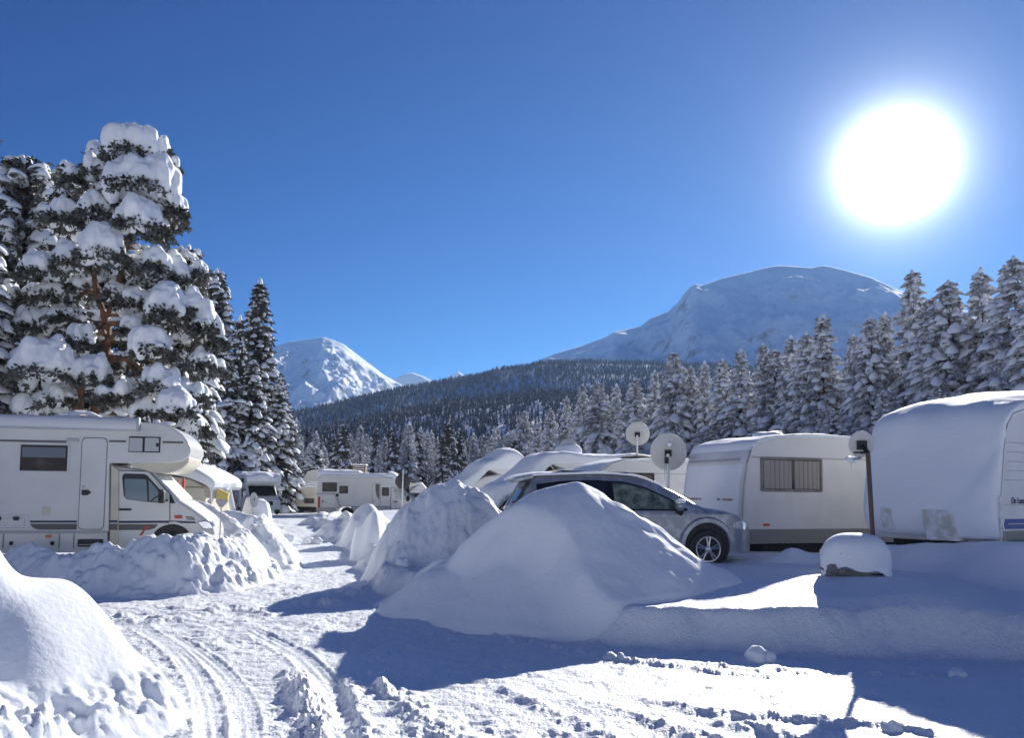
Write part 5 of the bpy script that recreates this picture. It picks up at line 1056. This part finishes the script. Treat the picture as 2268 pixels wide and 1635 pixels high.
# ================================================================== TREES
def frame(D):
    D = D / np.linalg.norm(D, axis=1, keepdims=True); up = np.tile([0, 0, 1.], (len(D), 1)); S = np.cross(D, up); S /= (np.linalg.norm(S, axis=1, keepdims=True) + 1e-9); U = np.cross(S, D); return D, S, U
def sprigs(B, D, L, W, cross=True):
    D, S, U = frame(D); L = L[:, None]; W = W[:, None]; Vs = []
    for A in ((S, U) if cross else (S,)): Vs.append(np.stack([B, B + D * .5 * L + A * W, B + D * L, B + D * .5 * L - A * W], 1))
    V = np.concatenate(Vs).reshape(-1, 3); return V, np.arange(len(V)).reshape(-1, 4)
_u = []
for i in range(6):
    phi = math.pi * i / 5
    for k in range(8): w = 2 * math.pi * k / 8; zc = math.cos(phi); _u.append((math.sin(phi) * math.cos(w), math.sin(phi) * math.sin(w), zc if zc > 0 else zc * .45))
PT = np.array(_u); PF = np.array([(i * 8 + k, (i + 1) * 8 + k, (i + 1) * 8 + (k + 1) % 8, i * 8 + (k + 1) % 8) for i in range(5) for k in range(8)])
_u = []
for i in range(9):
    phi = math.pi * i / 8
    for k in range(14): w = 2 * math.pi * k / 14; zc = math.cos(phi); _u.append((math.sin(phi) * math.cos(w), math.sin(phi) * math.sin(w), zc if zc > 0 else zc * .45))
PT2 = np.array(_u); PF2 = np.array([(i * 14 + k, (i + 1) * 14 + k, (i + 1) * 14 + (k + 1) % 14, i * 14 + (k + 1) % 14) for i in range(8) for k in range(14)])
def pads(Cn, D, A, Bw, Cz, seed, nz=.28, droop=.25, T=PT, TF=PF, fq=1.6):
    D, S, U = frame(D); n = len(Cn); P = T[None]
    loc = (D[:, None] * (P[..., 0:1] * A[:, None, None]) + S[:, None] * (P[..., 1:2] * Bw[:, None, None]) + np.array([0, 0, 1.])[None, None] * (P[..., 2:3] * Cz[:, None, None]))
    rr_ = (P[..., 0] ** 2 + P[..., 1] ** 2); loc[..., 2] -= droop * rr_ * (Cz[:, None] * .9)
    W = Cn[:, None] + loc; q = n3(W[..., 0] * fq * 2, W[..., 1] * fq * 2, W[..., 2] * fq * 2, seed) * nz + n3(W[..., 0] * fq * 5, W[..., 1] * fq * 5, W[..., 2] * fq * 5, seed + 1) * nz * .45
    W = Cn[:, None] + loc * (1 + q)[..., None]
    return W.reshape(-1, 3), (np.arange(n)[:, None, None] * len(T) + TF[None]).reshape(-1, 4)
class Acc:
    def __init__(s): s.V = []; s.F = []; s.n = 0
    def add(s, VF): V, F = VF; s.V.append(V); s.F.append(F + s.n); s.n += len(V)
    def get(s): return np.concatenate(s.V), np.concatenate(s.F)
def conifer_meshes(seed, H=14., Rm=2.6, whorl=.42, per=6, droop=.35, snow=.75, pad=1.0, dens=1.0, shape=.8, low=.06, detail=0, jitter=.3, tuft=1.0):
    g = np.random.default_rng(seed); fol, sn = Acc(), Acc(); tr = MB()
    pts = []; nn = 8
    for i in range(nn + 1): f = i / nn; pts.append((.06 * math.sin(seed + f * 5) * H * .05, .05 * math.cos(seed * 2 + f * 4) * H * .05, H * f - .6 * (i == 0)))
    tr.tube(pts, [max(.012 * H * (1 - i / nn) ** .9, .012) for i in range(nn + 1)], 7)
    zs = []; z = H * low
    while z < H * .985: zs.append(z); z += whorl * g.uniform(.7, 1.3) * (1 - .55 * z / H)
    for z in zs:
        f = z / H; k = per + int(g.integers(-1, 2)); a0 = g.uniform(0, 6.28)
        for j in range(k):
            L = Rm * ((1 - f) ** shape * g.uniform(1 - jitter, 1 + jitter * .6) + .035) * (min(1, .55 + f * 3)); az = a0 + j * 2 * math.pi / k + g.uniform(-.35, .35); e = .35 * f + g.uniform(-.1, .12) - .1; dz = g.uniform(.7, 1.2) * droop * (1 - .6 * f)
            cd = np.array([math.cos(az), math.sin(az), 0.]); b0 = np.array([0, 0, z + g.uniform(-.15, .15)])
            pos = lambda t: b0 + cd * (L * t)[..., None] + np.array([0, 0, 1.]) * ((e * t - dz * t * t) * L)[..., None]
            if L > .8: t3 = pos(np.array([0, .5, .92])); tr.tube([tuple(p) for p in t3], [.028 + .012 * L, .02, .006], 4, False)
            nb = max(4, int(L / (.17 if detail else .24) * dens)); t = np.sort(g.uniform(.12, 1, nb)) ** .8; P = pos(t); side = np.where(g.uniform(0, 1, nb) < .5, -1, 1)
            ang = g.uniform(.5, 1.1, nb) * side; ang[-1] = 0; dd = np.stack([np.cos(az + ang), np.sin(az + ang), e - 2 * dz * t - g.uniform(.1, .45, nb)], 1)
            l = (.30 * L * (1 - t) + .28) * g.uniform(.7, 1.25, nb) * tuft; fol.add(sprigs(P, dd, l, l * .17 + .03))
            hp = pos(g.uniform(.2, 1, nb)); hd = np.stack([g.uniform(-.5, .5, nb), g.uniform(-.5, .5, nb), -g.uniform(.6, 1.2, nb)], 1); hl = g.uniform(.15, .38, nb) * tuft; fol.add(sprigs(hp, hd, hl, hl * .22, False))
            if detail:
                m_ = nb * 3; i_ = g.integers(0, nb, m_); s_ = g.uniform(.15, 1, m_); ddn = dd / np.linalg.norm(dd, axis=1, keepdims=True); Q = P[i_] + ddn[i_] * (l[i_] * s_)[:, None]
                d2 = ddn[i_] + g.normal(0, .55, (m_, 3)); l2 = g.uniform(.09, .2, m_); fol.add(sprigs(Q, d2, l2, l2 * .25, True))
            if g.uniform() < snow:
                np_ = 1 if L < 1.2 else (2 if L < 2.4 else 3); tt = np.array([.82, .5, .28])[:np_] + g.uniform(-.1, .1, np_); C_ = pos(tt) + np.array([0, 0, .07])
                d_ = np.tile(cd, (np_, 1)) + np.array([0, 0, 1.]) * (e - 2 * dz * tt)[:, None]; A = (.17 * L + .16) * g.uniform(.7, 1.25, np_) * pad; Bw = A * g.uniform(.5, .95, np_); Cz = (.10 + .05 * L) * g.uniform(.7, 1.4, np_) * pad
                sn.add(pads(C_, d_, A, Bw, Cz, seed, .38, .9, *((PT2, PF2) if detail else (PT, PF))))
    sn.add(pads(np.array([[0, 0, H * .99]]), np.array([[1., 0, .1]]), np.array([.16]), np.array([.14]), np.array([.3]), seed))
    return tr, fol.get(), sn.get()
def proto_tree(name, seed, folm='fol', snowm='snow_mtn', **kw):
    tr, f, s = conifer_meshes(seed, **kw); e = thing(name, None, None)
    tr.build('trunk', 'bark', e); from_np('crown', f[0], f[1], folm, e, smooth=False); from_np('snow_load', s[0], s[1], snowm, e)
    return e
used = set()
def place_tree(proto, x, y, z, h, rz, label, group, H0=14., wide=1.0, cat='tree', lean=0.0):
    if proto.name in used:
        t = proto.copy(); C.objects.link(t)
        for c in list(proto.children): d = c.copy(); C.objects.link(d); d.parent = t
    else: t = proto; used.add(proto.name)
    s = h / H0; t.location = (x, y, z); t.rotation_euler = (lean, 0, rz); t.scale = (s * wide, s * wide, s); tag(t, label, cat, group); return t
def hz_(x, y):
    r_ = math.hypot(x, y); a = math.atan2(x, y)
    return float(hill_z(np.array([a]), np.array([float(r_)]))[0]) if r_ > 125 else Z(x, y)
g = random.Random(11)
PR = [proto_tree('spruce', 100 + i, 'fol_frost_veil', H=14., Rm=r_, whorl=.46, per=6, droop=.5, snow=.55, pad=1.05, dens=1.25, shape=s_, tuft=1.25, jitter=.5) for i, (r_, s_) in enumerate(((3.1, .75), (2.6, .8), (3.5, .7), (2.5, .7), (3.2, .9)))]
def dep(px): return float(np.interp(px, [680, 1100, 1250, 1500, 1750, 1900, 2100, 2268, 2400], [210, 150, 112, 92, 74, 64, 54, 47, 44]))
tops = [(2245, 570, 'tallest snowy spruce at the right edge of the picture'), (2172, 594, 'tall snowy spruce second from the right edge'), (2100, 624, 'tall snowy spruce third from the right edge'), (2020, 602, 'tall thin-topped spruce standing against the mountain flank, left of the tall right-hand trees'),
        (2290, 600, 'snowy spruce cut by the right edge of the picture'), (2065, 662, 'shorter spruce between the tall ones at the right'), (1960, 690, 'dense snowy spruce left of the thin-topped one'), (1928, 705, 'spruce with frosted tip below the mountain shoulder'), (1890, 742, 'broad frosted spruce under the right part of the mountain'),
        (1822, 700, 'spruce rising highest under the mountain summit'), (1786, 738, 'spruce just left of the one under the summit'), (1752, 742, 'frosted spruce right of the mountain foot trees'), (1715, 775, 'low frosted spruce between two higher ones'), (1690, 762, 'pale frosted spruce below the mountain middle'),
        (1640, 776, 'twin-tipped spruce in the middle of the right forest edge'), (1600, 795, 'short frosted spruce beneath the mountain slope'), (1560, 800, 'bushy spruce beneath the mountain slope'), (1492, 780, 'pointed spruce where the forest edge meets the mountain foot'), (1530, 812, 'rounded frosted spruce right of the pointed one'), (1450, 822, 'spruce at the dip of the forest edge'),
        (1405, 838, 'frosted spruce above the upper satellite dish'), (1365, 850, 'spruce above and left of the upper satellite dish'), (1325, 848, 'reddish frosted spruce near the roof dish'), (1290, 852, 'snowy spruce above the caravan quilt'), (1255, 880, 'dark spruce left of the snowy ones'), (1220, 905, 'spruce in front of the wooded hill'), (1190, 935, 'short spruce in front of the wooded hill'), (1160, 912, 'lone dark spruce in front of the wooded hill, furthest left of the row')]
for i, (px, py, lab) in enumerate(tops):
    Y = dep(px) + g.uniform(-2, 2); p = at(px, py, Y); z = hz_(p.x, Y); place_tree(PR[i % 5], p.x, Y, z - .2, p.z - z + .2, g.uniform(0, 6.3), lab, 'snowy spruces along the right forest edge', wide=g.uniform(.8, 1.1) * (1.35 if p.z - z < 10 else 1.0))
# the forest behind and below that edge, each tree its own
LAB = []
ORD = ['leftmost', 'second', 'third', 'fourth', 'fifth', 'sixth', 'seventh', 'eighth', 'ninth', 'tenth', 'eleventh', 'twelfth', 'thirteenth', 'fourteenth', 'fifteenth', 'sixteenth', 'seventeenth', 'eighteenth', 'nineteenth', 'twentieth']
def name_each(lab, marks, kind, near):
    """one label for each tree of a group: where it stands against the thing below it, and its place among those"""
    bins = {}
    for o, px, Y, h, _ in lab:
        mk = next((t for x1, t in marks if px < x1), marks[-1][1]); bins.setdefault((mk, Y > near(px)), []).append((px, o))
    for (mk, far), L in bins.items():
        L.sort(key=lambda q: q[0])
        for i, (px, o) in enumerate(L): o['label'] = '%s%s, %s %s spruce %s' % (ORD[min(i, 19)], '' if i == 0 else ' from left', kind, 'back-row' if far else 'front-row', mk)
def filler(n, x0, x1, near, far, hmin, hmax, group, label, seed, protos, wide=1.0, topmin=None):
    gg = random.Random(seed); c = 0; pos = []
    while c < n:
        px = gg.uniform(x0, x1); Y = dep(px) * gg.uniform(near, far); p = at(px, 1090, Y); z = hz_(p.x, Y); h = gg.uniform(hmin, hmax)
        if any((p.x - a) ** 2 + (Y - b) ** 2 < 4.0 for a, b in pos): 
            if gg.random() < .7: continue
        if topmin:
            lim = float(np.interp(px, [q[0] for q in topmin], [q[1] for q in topmin])); zt = at(px, lim, Y).z; h = min(h, zt - z)
            if h < 3: continue
        pos.append((p.x, Y)); LAB.append((place_tree(protos[gg.randrange(len(protos))], p.x, Y, z - .2, h, gg.uniform(0, 6.3), label, group, wide=wide * gg.uniform(.85, 1.2)), px, Y, h, label)); c += 1
edge = [(680, 985), (1000, 965), (1100, 955), (1200, 935), (1300, 880), (1450, 850), (1600, 815), (1750, 775), (1850, 760), (1950, 720), (2050, 690), (2150, 650), (2268, 625), (2420, 610)]
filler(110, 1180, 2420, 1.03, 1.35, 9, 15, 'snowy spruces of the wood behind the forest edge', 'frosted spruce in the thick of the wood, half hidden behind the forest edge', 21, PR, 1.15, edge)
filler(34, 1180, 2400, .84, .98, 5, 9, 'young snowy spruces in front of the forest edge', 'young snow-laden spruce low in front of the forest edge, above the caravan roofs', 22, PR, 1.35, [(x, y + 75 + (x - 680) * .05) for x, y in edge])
_mk = [(1300, 'behind the caravan with drooping snow quilt'), (1400, 'left of the upper dish'), (1470, 'between the two dishes'), (1560, 'behind the larger pale dish'), (1680, "above the curtained caravan's front"), (1800, 'above the curtained window'), (1930, 'above the leaning pole'), (2080, "above the buried caravan's left half"), (2500, "above the buried caravan's right half")]
name_each([q for q in LAB if q[4].startswith('frosted')], _mk, 'tall', lambda px: dep(px) * 1.19)
name_each([q for q in LAB if q[4].startswith('young')], _mk, 'young', lambda px: dep(px) * .91); LAB.clear()
PM = [proto_tree('spruce', 200 + i, ('fol_frost_veil', 'fol', 'fol_frost_veil')[i], H=12., Rm=r_, whorl=.62, per=5, droop=.45, snow=.42, pad=1.15, dens=.7, shape=.75, tuft=1.5) for i, r_ in enumerate((2.0, 2.4, 1.7))]
for p_ in PM: p_['h'] = 1
gg = random.Random(33); c = 0
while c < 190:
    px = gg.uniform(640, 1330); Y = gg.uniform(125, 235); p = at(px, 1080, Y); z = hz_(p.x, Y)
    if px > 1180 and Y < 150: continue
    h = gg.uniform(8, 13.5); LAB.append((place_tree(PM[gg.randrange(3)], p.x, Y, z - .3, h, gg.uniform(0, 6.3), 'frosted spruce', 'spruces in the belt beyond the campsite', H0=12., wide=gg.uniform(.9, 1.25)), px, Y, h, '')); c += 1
name_each(LAB, [(690, 'left of the long motorhome'), (740, 'above its rear window'), (790, 'above the slatted hut'), (840, 'above the motorhome door'), (890, 'left of the black dish'), (940, 'right of the black dish'), (1000, "above the lumpy heap's left side"), (1060, 'above the humped roof snow'), (1120, 'right of the humped roof snow'), (1180, 'above the quilted caravan nose'), (1240, 'above the quilted caravan'), (1400, 'beside the snowy roof dish')], 'distant', lambda px: 180)
# ------------------------------------------------------------------ the tall trees at the left
def ltree(proto, px, py, Y, label, wide=1.0, rz=0.0, H0=14., lean=0.0, grp='tall snow-laden trees at the left'):
    p = at(px, py, Y); z = Z(p.x, Y) - .3; return place_tree(proto, p.x, Y, z, p.z - z, rz, label, grp, H0, wide, 'tree', lean)
KQ = dict(H=14., whorl=.50, per=7, droop=.45, snow=.66, dens=1.25, detail=1, tuft=1.0)
Q1 = proto_tree('pine', 301, 'fol', 'snow_soft', Rm=2.9, shape=.42, pad=1.05, low=.10, **{**KQ, 'droop': .25})
Q2 = proto_tree('pine', 302, 'fol', 'snow_soft', Rm=2.3, shape=.50, pad=1.05, low=.05, **KQ)
Q3 = proto_tree('spruce', 303, 'fol', 'snow_soft', Rm=3.0, shape=.95, pad=.80, low=.03, **{**KQ, 'snow': .7, 'whorl': .42})
Q4 = proto_tree('spruce', 304, 'fol', 'snow_soft', Rm=3.2, shape=.75, pad=1.0, low=.03, **KQ)
ltree(Q1, 62, 352, 33.0, 'dark round-topped pine with small snow tufts, at the far left', .95, .4)
ltree(Q4, -55, 400, 25.0, 'snow-laden spruce cut by the left edge of the picture', .95, 2.0)
ltree(Q1, 160, 372, 36.0, 'pine top showing just left of the tall pine crown, further back', .8, 1.7)
ltree(Q2, 418, 545, 37.0, 'dark pine directly right of the biggest pine, highest of the dark tops there', 1.0, .9)
ltree(Q2, 481, 598, 60.0, 'narrow dark pine with a snow knob on its tip, left of the slim spruce', .85, 3.1)
ltree(Q3, 576, 622, 62.0, 'slim pointed spruce standing free against the sky left of the white peak', .95, 0.2)
ltree(Q3, 532, 702, 59.0, 'short spruce tip in the gap between the narrow pine and the slim spruce', .8, 2.2)
ltree(Q4, 622, 838, 60.0, 'low bushy snow-hung spruce under the slim spruce, above the alcove motorhome', .95, 1.1)
ltree(Q4, 560, 800, 57.0, 'broad spruce with drooping white boughs below the slim spruce', 1.0, 4.0)
ltree(Q4, 505, 790, 56.0, 'dark broad spruce with hanging snow right of the big pine', 1.0, 5.1)
ltree(Q4, 300, 640, 34.0, 'thick spruce behind the biggest pine trunk', 1.1, 2.7)
ltree(Q4, 90, 650, 31.0, 'thick dark spruce below the far-left pine, behind the motorhome roof', 1.1, 3.9)
ltree(Q4, 415, 760, 30.5, 'dark spruce behind the motorhome alcove, right of the big pine trunk', 1.0, .3)
ltree(Q2, 700, 990, 74.0, 'small snow-buried tree beside the far cream caravan, above the long motorhome', 1.6, .3)
ltree(Q4, 672, 1010, 76.0, 'low snowy bush-like spruce left of the long motorhome', 1.3, 1.3)
ltree(Q4, 200, 820, 29.0, 'low spruce just above the motorhome roof, behind the big pine trunk', 1.2, 5.3)
# the big pine, bent under great pillows of snow
HY = 26.0; hb = at(205, 1060, HY); hb.z = Z(hb.x, HY) - .3
HP = thing('snow_laden_pine', 'biggest pine at the left, reddish trunk and limbs bent under huge pillows of snow', 'tree', hb, 0, 'tall snow-laden trees at the left')
def W_(px, py, dy=0.0): q = at(px, py, HY + dy); return np.array([q.x - hb.x, q.y - hb.y, q.z - hb.z])
K = HY / FPX
CL = [(292, 304, 55, 38, 0), (362, 318, 15, 30, .3), (379, 361, 10, 9, .2), (315, 387, 73, 40, -.4), (390, 447, 20, 28, -.3), (345, 430, 26, 20, .3), (164, 384, 22, 17, .2), (215, 372, 26, 9, .2), (212, 444, 30, 30, -.3), (143, 464, 34, 24, -.2), (308, 464, 50, 40, -.8), (350, 478, 20, 38, -.5),
      (232, 527, 46, 43, -1.2), (156, 556, 32, 27, -.8), (96, 580, 40, 24, -.6), (345, 566, 28, 32, -.8), (398, 593, 22, 36, -.2), (371, 656, 40, 44, -1.0), (428, 659, 22, 32, -.4), (454, 693, 24, 38, -.5), (478, 722, 17, 40, -.3), (300, 600, 26, 22, .4), (182, 620, 30, 20, .3), (120, 640, 34, 22, .2),
      (105, 790, 64, 38, -1.4), (48, 800, 24, 44, -1.0), (204, 808, 32, 28, -1.2), (395, 882, 32, 30, -1.6), (341, 745, 38, 34, -1.2), (360, 834, 30, 24, -1.4), (268, 859, 20, 18, -1.2), (182, 738, 28, 22, -.6), (303, 655, 36, 20, -.4), (300, 719, 26, 14, -.5), (446, 783, 17, 22, -.6), (424, 862, 28, 17, -.8), (233, 868, 16, 14, -1.4), (150, 690, 30, 16, .2),
      (430, 930, 26, 22, -1.0), (410, 980, 30, 18, -1.2), (60, 900, 40, 22, -.8), (330, 900, 26, 16, -1.0), (135, 870, 30, 16, -1.0), (255, 640, 16, 12, -.5), (70, 700, 34, 26, .1), (20, 640, 22, 26, .4), (440, 590, 14, 20, .2), (270, 440, 20, 16, .3)]
gg = random.Random(77)
envp = [(300, 250, 335), (380, 180, 370), (460, 120, 390), (600, 60, 430), (720, 40, 480), (850, 20, 470), (950, 30, 450)]
for k in range(62):
    py = gg.uniform(330, 960); x0 = np.interp(py, [e[0] for e in envp], [e[1] for e in envp]); x1 = np.interp(py, [e[0] for e in envp], [e[2] for e in envp])
    CL.append((gg.uniform(x0, x1), py, gg.uniform(16, 30), gg.uniform(10, 20), gg.uniform(.5, 3.0)))
snv = MB(); fv = Acc(); lim = MB(); rg = np.random.default_rng(9)
TR1 = [W_(198, 1060, 0), W_(212, 930, 0), W_(232, 800, 0), W_(236, 720, 0)]
TL = [W_(236, 716), W_(214, 650), W_(207, 600), W_(224, 520), W_(243, 440), W_(262, 388), W_(290, 320)]
TRr = [W_(237, 700), W_(262, 640), W_(274, 580), W_(286, 520), W_(302, 455), W_(318, 400)]
tube_pts = [np.array(p) for tr in (TR1, TL, TRr) for a, b in zip(tr[:-1], tr[1:]) for p in (a, a * .5 + b * .5, b)]
trm = MB(); trm.tube([tuple(p) for p in TR1], [.24, .20, .16, .15], 12); trm.tube([tuple(p) for p in TL], [.11, .10, .10, .085, .07, .06, .03], 9); trm.tube([tuple(p) for p in TRr], [.11, .10, .09, .075, .06, .03], 9)
trm.tube([tuple(W_(172, 1050, -.8)), tuple(W_(170, 930, -.8)), tuple(W_(176, 860, -.6)), tuple(W_(190, 800, -.2)), tuple(W_(225, 770, 0))], [.20, .19, .15, .10, .06], 10)
for a, b, c, d in (((238, 716), (275, 718), (315, 745), (338, 810)), ((236, 790), (275, 795), (300, 830), (320, 870)), ((234, 735), (205, 742), (188, 730), (180, 745)), ((243, 800), (290, 800), (345, 850), (390, 890)), ((262, 388), (240, 400), (232, 430), (240, 450)), ((262, 388), (275, 420), (282, 445), (285, 460)), ((236, 760), (260, 735), (285, 730), (330, 770)), ((345, 900), (370, 940), (400, 960), (415, 1000)), ((380, 880), (410, 930), (420, 960), (440, 1010))):
    trm.tube([tuple(W_(*q, -.5)) for q in smooth_poly([a, b, c, d], 4)], list(np.linspace(.075, .03, 13)), 7)
for (px, py, rx, ry, dy) in CL:
    c = W_(px, py, dy); a, b = rx * K, ry * K; n_ = int(12 + 44 * a * b); big = a > .35
    snv.ell((c[0], c[1], c[2] - .10 * b), (a * .84, max(a * .75, .2), b * .88), 14, 10, .12, px)
    for j in range(int(b * 14)):
        w = gg.uniform(0, 6.28); snv.ell((c[0] + math.cos(w) * a * .8, c[1] + math.sin(w) * a * .7, c[2] - b * gg.uniform(.7, 1.2)), (.07, .07, gg.uniform(.12, .3)), 8, 6, .1, j)
    for j in range(n_):
        w = gg.uniform(0, 6.28); r_ = gg.uniform(.45, .92); x, y = math.cos(w) * r_ * a, math.sin(w) * r_ * a * .9; zt = -(r_ ** 2) * b * gg.uniform(.4, 1.15); s_ = gg.uniform(.12, .26) * (.5 + a)
        snv.ell((c[0] + x, c[1] + y, c[2] + zt), (s_, s_, s_ * gg.uniform(1.0, 2.1)), 10, 7, .15, j)
    nt = int(200 + 650 * a * b) * 2; w = rg.uniform(0, 6.28, nt); r_ = rg.uniform(.1, 1.08, nt) ** .6; B = np.stack([c[0] + np.cos(w) * r_ * a, c[1] + np.sin(w) * r_ * a, c[2] - b * (.45 + .55 * r_ ** 2) - rg.uniform(-.1, .26, nt) * (.5 + b)], 1)
    D = np.stack([np.cos(w) * .8 + rg.normal(0, .5, nt), np.sin(w) * .8 + rg.normal(0, .5, nt), rg.normal(-.25, .5, nt)], 1); l = rg.uniform(.10, .24, nt); fv.add(sprigs(B, D, l, l * .22))
    t0 = min(tube_pts, key=lambda p: np.hypot(p[0] - c[0], (p[1] - c[1])) + abs(p[2] - c[2] + .2) * .9); e = np.array(c) - np.array([0, 0, b * .6]); m_ = t0 * .5 + e * .5 + np.array([0, 0, .25])
    trm.tube([tuple(t0), tuple(m_), tuple(e)], [.05, .04, .015], 6, False)
    for q in np.linspace(.15, .95, 7):
        pq = (1 - q) ** 2 * t0 + 2 * q * (1 - q) * m_ + q * q * e; snv.ell((pq[0], pq[1], pq[2] + .07), (.17, .12, gg.uniform(.06, .13)), 8, 6, .2, q)
    nt = 60; s_ = rg.uniform(.3, 1, nt)[:, None]; B = (1 - s_) * m_ + s_ * e + rg.normal(0, .10, (nt, 3)); D = rg.normal(0, 1, (nt, 3)); l = rg.uniform(.1, .2, nt); fv.add(sprigs(B, D, l, l * .22))
for (px, py, rx, ry, dy) in CL:
    c = W_(px, py, dy); a, b = rx * K, ry * K
    for j in range(3 + int(a * 6)):
        w = gg.uniform(0, 6.28); p0 = c + np.array([math.cos(w) * a * .4, math.sin(w) * a * .4, -b * .5]); L = gg.uniform(.5, 1.0) * (.35 + a * .6)
        p1 = c + np.array([math.cos(w) * (a * .55 + L * .7), math.sin(w) * (a * .55 + L * .7), -b * .75 - L * gg.uniform(.1, .5)]); p2 = p1 + (p1 - p0) * .35 + np.array([0, 0, -.15 * gg.random()])
        trm.tube([tuple(p0), tuple(p1), tuple(p2)], [.022, .014, .005], 4, False)
        nt = 44; s_ = rg.uniform(.35, 1, nt)[:, None]; B = p0 * (1 - s_) + p2 * s_ + rg.normal(0, .035, (nt, 3)); D = (p2 - p0)[None] + rg.normal(0, .5, (nt, 3)); l = rg.uniform(.10, .22, nt); fv.add(sprigs(B, D, l, l * .16))
        if gg.random() < .6: q = p0 * .35 + p1 * .65; snv.ell((q[0], q[1], q[2] + .05), (.13 + .1 * a, .10, gg.uniform(.07, .14)), 8, 6, .25, j + px)
trm.build('trunk', 'bark_red', HP)
F_ = fv.get(); from_np('crown', F_[0], F_[1], 'fol', HP, smooth=False)
so_ = snv.build('snow_load', 'snow_soft'); rm = so_.modifiers.new('r', 'REMESH'); rm.mode = 'VOXEL'; rm.voxel_size = .05
bpy.context.view_layer.update(); me = bpy.data.meshes.new_from_object(so_.evaluated_get(bpy.context.evaluated_depsgraph_get())); bpy.data.objects.remove(so_)
co = np.empty(len(me.vertices) * 3, np.float32); me.vertices.foreach_get('co', co); co = co.reshape(-1, 3); no = np.empty(len(me.vertices) * 3, np.float32); me.vertices.foreach_get('normal', no); no = no.reshape(-1, 3)
x, y, z = co.T.astype(float); dsp = .07 * n3(x * 1.7, y * 1.7, z * 1.1, 3) + .05 * n3(x * 5, y * 5, z * 2.0, 4) + .025 * n3(x * 11, y * 11, z * 5, 6)
me.vertices.foreach_set('co', (co + no * dsp[:, None]).astype(np.float32).ravel()); me.polygons.foreach_set('use_smooth', np.full(len(me.polygons), True)); me.update()
me.materials.clear(); me.materials.append(M['snow_soft']); me.name = 'snow_load'; so_ = bpy.data.objects.new('snow_load', me); C.objects.link(so_); so_.parent = HP
# a snowy twig end poking in at the left edge
tw = at(2, 313, 20.0); T2 = thing('branch_tip', 'lone snowy branch tip poking in at the left edge against the sky', 'branch', (tw.x - .5, tw.y, tw.z))
mb = MB(); mb.tube([(-.6, 0, -.05), (.2, 0, 0), (.52, 0, .02)], [.03, .02, .006], 6); mb.build('branch', 'bark', T2)
rg2 = np.random.default_rng(4); nt = 60; B = np.stack([rg2.uniform(-.3, .5, nt), rg2.normal(0, .03, nt), rg2.normal(0, .02, nt)], 1); D = rg2.normal(0, 1, (nt, 3)) + [1., 0, 0]; l = rg2.uniform(.05, .12, nt); F_ = sprigs(B, D, l, l * .2); from_np('needles', F_[0], F_[1], 'fol', T2, smooth=False)

# ------------------------------------------------------------------ the cold air: one even box of thin haze round everything
HAZE_D = 0.00005
hzb = MB(); hzb.box(-7400, -7400, -9, 7400, 7400, 1040); hz_o = hzb.build('haze', 'snow', smooth=False)
hm = bpy.data.materials.new('haze'); hm.use_nodes = True; hn = hm.node_tree.nodes; hn.remove(hn['Principled BSDF'])
pv = hn.new('ShaderNodeVolumePrincipled'); pv.inputs['Density'].default_value = HAZE_D; pv.inputs['Color'].default_value = (.36, .60, 1.0, 1); pv.inputs['Anisotropy'].default_value = .35
hm.node_tree.links.new(pv.outputs[0], hn['Material Output'].inputs['Volume']); hz_o.data.materials.clear(); hz_o.data.materials.append(hm); tag(hz_o, kind='stuff', label='thin blue haze of cold air over the whole valley', cat='haze')
